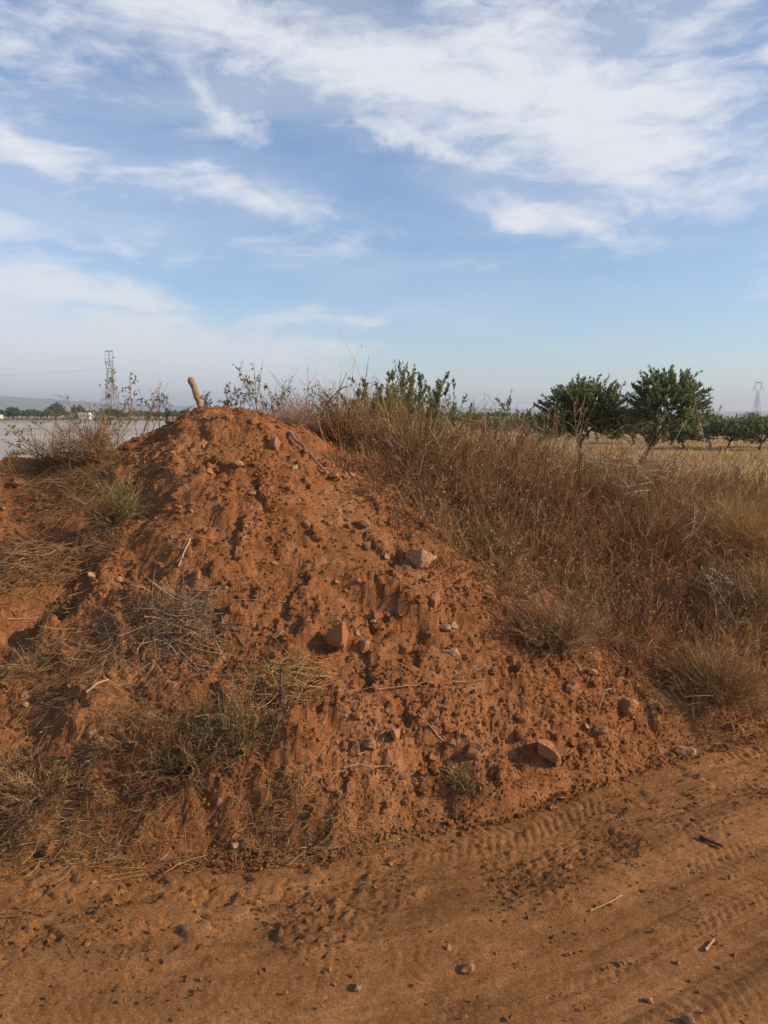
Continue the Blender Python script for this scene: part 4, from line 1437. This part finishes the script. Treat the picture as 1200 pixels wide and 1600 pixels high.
Yt = 27.0
k = Yt / FPX
b1 = at(905, 712, Yt); b1[2] = -.03
tree(b1, [(0, 0, 0), (.05, 0, .3), (.0, 0, .6)], (.15, 0, 1.48), (1.70, 1.5, 1.38), 620, 'broad dark green almond tree with rounded crown, left of the pair', per=44, leafsize=.12, trunk_r=.10, shoot=1.05, upward=.35)
b2 = at(1000, 724, Yt - 2); b2[2] = -.03
tree(b2, [(0, 0, 0), (.10, 0, .30), (.32, 0, .62)], (.75, 0, 1.80), (1.35, 1.3, 1.22), 400, 'dark green almond tree with leaning forked trunk, right of the pair', per=44, leafsize=.12, trunk_r=.085, shoot=1.1, upward=.4,
     limbs=[(1.3, .1, 1.15), (.2, 0, 1.3), (-.25, 0, 1.2), (1.5, 0, 1.6)])
far = [(1062, 38, 2.2, .85, 'yellowish green orchard tree just right of the leaning tree', GREEN + [(.16, .19, .06)]), (1132, 39, 2.4, .92, 'mid green orchard tree left of the far pylon', GREEN + DARKGREEN),
       (1180, 37, 2.5, .92, 'dark green orchard tree under the far pylon', DARKGREEN), (1235, 40, 2.2, .9, 'orchard tree cut by the right picture edge', DARKGREEN),
       (1098, 48, 2.4, .95, 'small orchard tree behind the row right of the pair', GREEN), (985, 46, 2.4, .95, 'orchard tree peeping out between the pair', GREEN + DARKGREEN),
       (850, 52, 2.8, 1.0, 'dark far tree left of the pair', DARKGREEN), (770, 56, 2.8, .95, 'dark far tree behind the green shoots', DARKGREEN), (812, 62, 2.8, 1.0, 'small far tree left behind the pair', DARKGREEN),
       (735, 58, 2.6, .95, 'low dark far tree behind the lower shrub', DARKGREEN), (1158, 56, 3.0, 1.0, 'hazy orchard tree between the two right-hand ones', DARKGREEN), (1020, 56, 3.0, 1.0, 'hazy orchard tree behind the leaning trunk', DARKGREEN),
       (935, 60, 3.0, 1.05, 'hazy orchard tree behind the broad left tree', DARKGREEN), (1210, 58, 3.0, 1.0, 'hazy orchard tree behind the right end of the row', DARKGREEN)]
for (px, y, w, zc, lab, cols) in far:
    b = at(px, 800, y); b[2] = -.03
    f_ = rng.uniform(.8, 1.12)
    tree(b, [(0, 0, 0), (.03, 0, .15), (rng.normal(0, .1), 0, .35)], (rng.normal(0, .15), 0, zc * .86 * f_), (w * rng.uniform(.48, .64), w * .55, zc * .80 * f_), 150, lab, cols, .15, 34, 'orchard_tree', trunk_r=.06,
         shoot=rng.uniform(.9, 1.3))
# bare young tree in the row
b = at(1105, 800, 40); b[2] = -.03
thin_weed(b, 2.4, 7, 'pale bare young tree between the orchard trees', SILVER, 40, OLIVE, .30, r=.02, leafsize=.14, name='bare_tree')

# ------------------------------------------------------------------ the pale field and what stands beyond it
def sheet(name, poly, z, material, label):
    me = bpy.data.meshes.new(name)
    me.from_pydata([(x, y, z) for x, y in poly], [], [tuple(range(len(poly)))])
    me.materials.append(material)
    o = link(name, me)
    return tag(o, label, kind='structure')


def field_material(name, a, b, scale, stretch=6.0):
    m, nt, bs = mat(name)
    tc = nt.nodes.new('ShaderNodeTexCoord')
    mp = nt.nodes.new('ShaderNodeMapping'); mp.inputs['Scale'].default_value = (1 / stretch, 1, 1)
    nt.links.new(tc.outputs['Object'], mp.inputs[0])
    n = tex(nt, scale, 6, .6, .3, vec=mp.outputs[0])
    c = ramp(nt, n, [(.3, a), (.68, b)])
    c = mixc(nt, .45, c, ramp(nt, tex(nt, 1.2, 6, .7, vec=mp.outputs[0]), [(.38, tuple(v * .7 for v in a)), (.6, b)]))
    c = mixc(nt, .4, c, ramp(nt, tex(nt, .03, 5, .6, vec=mp.outputs[0]), [(.38, tuple(v * .75 for v in a)), (.62, tuple(min(v * 1.1, .9) for v in b))]))
    nt.links.new(c, bs.inputs['Base Color'])
    bs.inputs['Roughness'].default_value = .85
    bump(nt, bs, [(tex(nt, 4, 6, .7), .06, .5)])
    return m


PALE = field_material('pale_ground', (.37, .31, .245), (.50, .435, .36), .12)
GREENSTRIP = field_material('green_strip', (.10, .11, .05), (.20, .17, .08), .3)
SCRUB = field_material('brown_scrub_ground', (.19, .12, .06), (.27, .18, .09), .1)
sheet('field', [(-330, 13), (-6, 13), (-3, 60), (10, 232), (-330, 232)], -.015, PALE, 'pale bare field on the left beyond the heap')
sheet('field_edge', [(-330, 205), (-62, 205), (-78, 226), (-330, 226)], .0, GREENSTRIP, 'green strip of grass along the far edge of the pale field')
sheet('dark_streak', [(-330, 78), (-44, 86), (-46, 92), (-330, 90)], -.005, field_material('damp_ground', (.26, .21, .17), (.40, .34, .29), .2), 'darker streak across the pale field')
sheet('track', [(-400, 236), (60, 236), (60, 262), (-400, 262)], -.012, field_material('pale_track', (.50, .44, .36), (.62, .56, .47), .2), 'pale track at the far edge of the field')
sheet('scrubland', [(-700, 264), (120, 264), (160, 700), (-700, 700)], -.010, SCRUB, 'brown scrubland beyond the pale track')

# dark tuft in the field
tuft(np.array([at(27, 709, 32)[0], 32, -.01]), 1.0, .45, 160, OLIVE, 'dark little tuft standing in the pale field', r=.02, up=.1)


def box(G, x0, x1, y0, y1, z0, z1, c):
    v = [(x, y, z) for z in (z0, z1) for y in (y0, y1) for x in (x0, x1)]
    G.quads(v, [(0, 2, 3, 1), (4, 5, 7, 6), (0, 1, 5, 4), (2, 6, 7, 3), (0, 4, 6, 2), (1, 3, 7, 5)], c)


WALLM = tone_material('plaster', .8, 0, .06, 1.5)


def hut(px, y, w, h, dep, colr, label, name, cat, windows=0, roofc=(.3, .27, .24), yaw=0.0):
    b = at(px, 800, y); b[2] = -.02
    root = empty(name, b)
    root.rotation_euler.z = yaw
    G = Geo(); box(G, -w / 2, w / 2, 0, dep, 0, h, colr); wl = G.build('wall', WALLM, root, False)
    G = Geo(); box(G, -w / 2 - .12, w / 2 + .12, -.12, dep + .12, h + .003, h + .16, roofc); G.build('roof', WALLM, root, False)
    for i in range(windows):
        cx = -w / 2 + (i + .5) * w / windows
        G = Geo(); box(G, cx - w / windows * .22, cx + w / windows * .22, -.03, .05, h * .50, h * .80, (.35, .36, .37)); wn = G.build('window', WALLM, root, False)
        G = Geo(); box(G, cx - w / windows * .26, cx + w / windows * .26, -.08, .02, h * .44, h * .49, (.6, .58, .55)); G.build('sill', WALLM, wn, False)
    return tag(root, label, cat)


hut(138, 330, 4.3, 3.0, 6, (.80, .78, .74), 'small white hut with windows beyond the pale field', 'white_hut', 'hut', 3, (.75, .73, .70))
hut(119, 333, 5.2, 2.7, 5, (.20, .19, .18), 'low grey shed joined to the left of the white hut', 'grey_shed', 'shed', 1)
hut(154, 334, 4.4, 2.4, 5, (.22, .16, .12), 'dark brown lean-to between the white hut and tan shed', 'brown_shed', 'shed', 1)
hut(166, 328, 1.9, 2.6, 3, (.36, .29, .23), 'narrow tan shed right of the white hut', 'tan_shed', 'shed', 1)
hut(2, 345, 3.2, 2.8, 4, (.62, .58, .52), 'pale hut half cut by the left picture edge', 'pale_hut', 'hut', 1)
# water tank on the lean-to
b = at(150, 800, 336); b[2] = 2.35
wt = empty('water_tank', b)
G = Geo(); tubes(G, np.array([[[0, 1, 0], [0, 1, .9], [0, 1, 1.05]]]), 0, np.array([[.8, .8, .78]]), 14, rad=np.array([[.5, .5, .3]])); G.build('tank', WALLM, wt)
G = Geo(); tubes(G, np.array([[[0, 1, 1.05], [0, 1, 1.2]]]), .18, np.array([[.6, .6, .6]]), 10, .1); G.build('lid', WALLM, wt)
tag(wt, 'little white water tank on the brown lean-to', 'tank')

# far trees behind the huts, told apart as crowns along the skyline: copies of three kinds
protos = []
for i, cols in enumerate((DARKGREEN, DARKGREEN + GREEN, GREEN)):
    protos.append(tree((0, 0, -.03), [(0, 0, 0), (.2, 0, 1), (0, 0, 1.8)], (0, 0, 3.4), (3.0, 2.8, 2.3), 90, 'far tree', cols, .75, 16, 'far_tree', trunk_r=.25))


def copy_tree(o, parent=None):
    c = o.copy(); col.objects.link(c); c.parent = parent
    for ch in o.children:
        copy_tree(ch, c)
    return c


spots = [(96, 332, 1.25, 'tallest round far tree left of the white hut'), (129, 345, 1.12, 'round far tree rising above the white hut'), (30, 340, 1.05, 'rounded far tree near the left picture edge')]
used = [False] * 3
for j, (px, y, s, lab) in enumerate(spots):
    o = protos[j]
    b = at(px, 800, y); o.location = (b[0], b[1], -.03); o.scale = (s, s, s * .95); tag(o, lab, 'tree', 'far trees beyond the pale field')
for j in range(124):
    px = rng.uniform(-80, 330) if j < 96 else rng.uniform(640, 900)
    y = rng.uniform(300, 430) if not (100 < px < 175) else rng.uniform(345, 430)
    s = rng.uniform(.6, .92) * (1.0 if px < 400 else .8)
    b = at(px, 800, y)
    o = copy_tree(protos[j % 3]); o.location = (b[0], b[1], -.03); o.scale = (s * 1.25, s, s * .85); o.rotation_euler.z = rng.uniform(0, 6)
    tag(o, 'low far tree in the hazy tree line beyond the pale field' if px < 400 else 'low far tree in the hazy line behind the bank weeds', 'tree', 'far trees in the tree line')

# scrub in front of the tree line
G = Geo()
n = 5000
x, y = rng.uniform(-260, 60, n), rng.uniform(268, 330, n)
ok = ~((x > -145) & (x < -112) & (y > 300))
x, y = x[ok], y[ok]; n = len(x)
P = paths(np.stack([x, y, 0 * x - .05], 1), unit(np.stack([rng.normal(0, .5, n), rng.normal(0, .5, n), np.ones(n)], 1)), rng.uniform(.3, 1.1, n), rng.normal(0, .3, (n, 3)), 3)
ribbons(G, P, .14, pal([(.20, .14, .07), (.15, .12, .06), (.25, .17, .08), (.12, .11, .05)], n), .5)
tag(G.build('scrub', STRAW), 'brown scrub in front of the far tree line', 'scrub', kind='stuff')

# pylons
STEEL = plain('galvanised_steel', (.30, .30, .30), .6, .1, .5, .3)
A1 = at(181, 800, 360); A2 = at(1173, 800, 690)
ldir = unit(A2[:2] - A1[:2]); arm = math.atan2(ldir[0], -ldir[1])


def pylon(base, label, H=31.5, r=.10):
    root = empty('lattice_pylon', (base[0], base[1], -.1))
    root.rotation_euler.z = math.atan2(-ldir[0], ldir[1]) + math.pi          # local x = the cross arm
    c = np.array([[.3, .3, .3]])
    hw = lambda z: np.interp(z, [0, 19, 22], [2.9, 1.15, 1.05])
    corners = [(-1, -1), (1, -1), (1, 1), (-1, 1)]
    for sx, sy in corners:
        G = Geo()
        tubes(G, np.array([[(sx * hw(z), sy * hw(z), z) for z in (0, 10, 19, 22)]]), r * 1.3, c, 4, 0)
        G.build('leg', STEEL, root)
    G = Geo()
    zs = [0, 3.6, 6.8, 9.6, 12.2, 14.6, 16.8, 19, 22]
    for z0, z1 in zip(zs[:-1], zs[1:]):
        for i in range(4):
            (ax, ay), (bx, by) = corners[i], corners[(i + 1) % 4]
            a0, a1, b0, b1 = [np.array((s[0] * hw(z), s[1] * hw(z), z)) for s, z in (((ax, ay), z0), ((ax, ay), z1), ((bx, by), z0), ((bx, by), z1))]
            tubes(G, np.array([[a0, b1], [b0, a1], [a1, b1]]), r * .7, np.repeat(c, 3, 0), 4, 0)
    G.build('lattice', STEEL, root)
    G = Geo()                                                              # the forked head
    for sx in (-1, 1):
        for sy in (-.9, .9):
            tubes(G, np.array([[(sx * 1.05, sy, 22), (sx * 3.4, sy, 26.4), (sx * 2.6, sy, H - .4)]]), r, c, 4, 0)
            tubes(G, np.array([[(sx * .2, sy, 22.2), (sx * 2.4, sy, 26.4), (sx * 2.6, sy, H - .4)]]), r * .8, c, 4, 0)
        for z, w0, w1 in ((23.5, .75, 1.85), (25, 1.5, 2.65), (26.4, 2.4, 3.4), (28, 2.45, 3.2), (29.6, 2.5, 2.95)):
            tubes(G, np.array([[(sx * w0, -.9, z), (sx * w1, .9, z)], [(sx * w0, .9, z), (sx * w1, -.9, z)]]), r * .7, np.repeat(c, 2, 0), 4, 0)
    G.build('head_frame', STEEL, root)
    G = Geo()
    for sy in (-.9, .9):
        tubes(G, np.array([[(-2.8, sy, H - .4), (2.8, sy, H - .4)], [(-2.8, sy, H), (2.8, sy, H)]]), r, np.repeat(c, 2, 0), 4, 0)
        xs_ = np.linspace(-2.8, 2.8, 9)
        for i in range(8):
            tubes(G, np.array([[(xs_[i], sy, H - .4 * (i % 2)), (xs_[i + 1], sy, H - .4 * ((i + 1) % 2))]]), r * .6, c, 4, 0)
    G.build('top_beam', STEEL, root)
    for sx in (-1, 1):
        G = Geo()
        for sy in (-.9, .9):
            tubes(G, np.array([[(sx * 3.4, sy, 26.4), (sx * 5.2, 0, 26.0)], [(sx * 3.1, sy, 27.6), (sx * 5.2, 0, 26.0)]]), r * .8, np.repeat(c, 2, 0), 4, 0)
        G.build('cross_arm', STEEL, root)
    for x_, z_ in ((-5.2, 26.0), (0, H - .4), (5.2, 26.0)):
        G = Geo()
        zz = np.linspace(z_, z_ - 2.6, 14)
        tubes(G, np.stack([np.full(14, x_), np.zeros(14), zz], 1)[None], 0, np.array([[.25, .22, .2]]), 6, rad=np.where(np.arange(14) % 2, .14, .07)[None])
        G.build('insulator', STEEL, root)
    return tag(root, label, 'pylon', 'lattice pylons of the power line')


pylon(A1, 'lattice pylon seen edge-on beyond the pale field')
pylon(A2, 'far lattice pylon with forked head above the orchard trees')
A0 = A1.copy(); A0[:2] = A1[:2] - ldir * 420 + np.array([0, 60])
ad = np.array([-ldir[1], ldir[0]])
WIRE = plain('wire', (.16, .16, .17), .6, .05, 1.0, .3)
for (o_, z_, lab) in ((-5.2, 23.4, 'power line wire on the near side of the pylons'), (0, 28.6, 'power line wire hung under the middle of the pylon heads'), (5.2, 23.4, 'power line wire on the far side of the pylons')):
    root = empty('power_line', (A1[0], A1[1], 0))
    for (S, E, sag) in ((A0, A1, 11.0), (A1, A2, 13.0)):
        t = np.linspace(0, 1, 40)[:, None]
        P = S[None] * (1 - t) + E[None] * t
        P[:, :2] += ad * o_
        P[:, 2] = z_ - sag * 4 * (t * (1 - t))[:, 0]
        P[:, 2] -= 0
        P[:, :2] -= A1[:2]
        G = Geo(); tubes(G, P[None], .015, np.array([[.2, .2, .2]]), 4, 0); G.build('span', WIRE, root)
    tag(root, lab, 'power line', 'wires of the power line')


# hills on the horizon
def hills():
    G = Geo()
    n, m = 400, 24
    u = np.linspace(-R(75), R(75), n)
    rows = []
    for j in range(m):
        f = j / (m - 1)
        d = 4300 + 1900 * f
        x, y = d * np.sin(u), d * np.cos(u)
        pxv = 600 + FPX * np.tan(u)
        ridge = np.interp(pxv, [-2500, -300, 0, 80, 190, 300, 420, 600, 730, 790, 900, 1200, 3500], [70, 95, 112, 100, 84, 66, 55, 48, 62, 50, 34, 30, 60])
        h = ridge * np.sin(np.pi * min(f * 1.0, .5)) if f < .5 else ridge * (1 - (f - .5) * .6)
        z = h * (1 + .22 * fbm(x, y, 900, 4, .55, 201)) - 6 * (1 - min(1, f * 6))
        rows.append(np.stack([x, y, z], 1))
    V = np.concatenate(rows)
    i = (np.arange(m - 1)[:, None] * n + np.arange(n - 1)[None]).ravel()
    G.quads(V, np.stack([i, i + 1, i + 1 + n, i + n], 1), (.1, .1, .06))
    m_, nt, bs = mat('hill_scrub')
    c = ramp(nt, tex(nt, .006, 7, .65), [(.35, (.07, .075, .045)), (.65, (.20, .16, .10))])
    nt.links.new(c, bs.inputs['Base Color']); bs.inputs['Roughness'].default_value = .95
    return tag(G.build('hills', m_), 'low hazy hills along the horizon', kind='structure')


hills()


# ------------------------------------------------------------------ the hazy air
def haze(density):
    me = bpy.data.meshes.new('haze')
    bm = bmesh.new(); bmesh.ops.create_cube(bm, size=2.0)
    for v in bm.verts:
        v.co = Vector((v.co.x * 9300, 4350 + v.co.y * 4950, -1.1 if v.co.z < 0 else 190))
    bm.to_mesh(me); bm.free()
    m = bpy.data.materials.new('hazy_air'); m.use_nodes = True
    nt = m.node_tree
    for nd in list(nt.nodes):
        if nd.type != 'OUTPUT_MATERIAL':
            nt.nodes.remove(nd)
    pv = nt.nodes.new('ShaderNodeVolumePrincipled')
    pv.inputs['Color'].default_value = (.86, .90, .96, 1)
    pv.inputs['Density'].default_value = density
    pv.inputs['Anisotropy'].default_value = .2
    nt.links.new(pv.outputs[0], nt.nodes['Material Output'].inputs['Volume'])
    me.materials.append(m)
    o = link('haze', me)
    return tag(o, 'thin pale haze hanging over the plain', 'haze', kind='stuff')


haze(2.6e-4)
print('scene built: objects', len(bpy.data.objects), 'triangles', sum(len(o.data.loops) - 2 * len(o.data.polygons) for o in bpy.data.objects if o.type == 'MESH'))
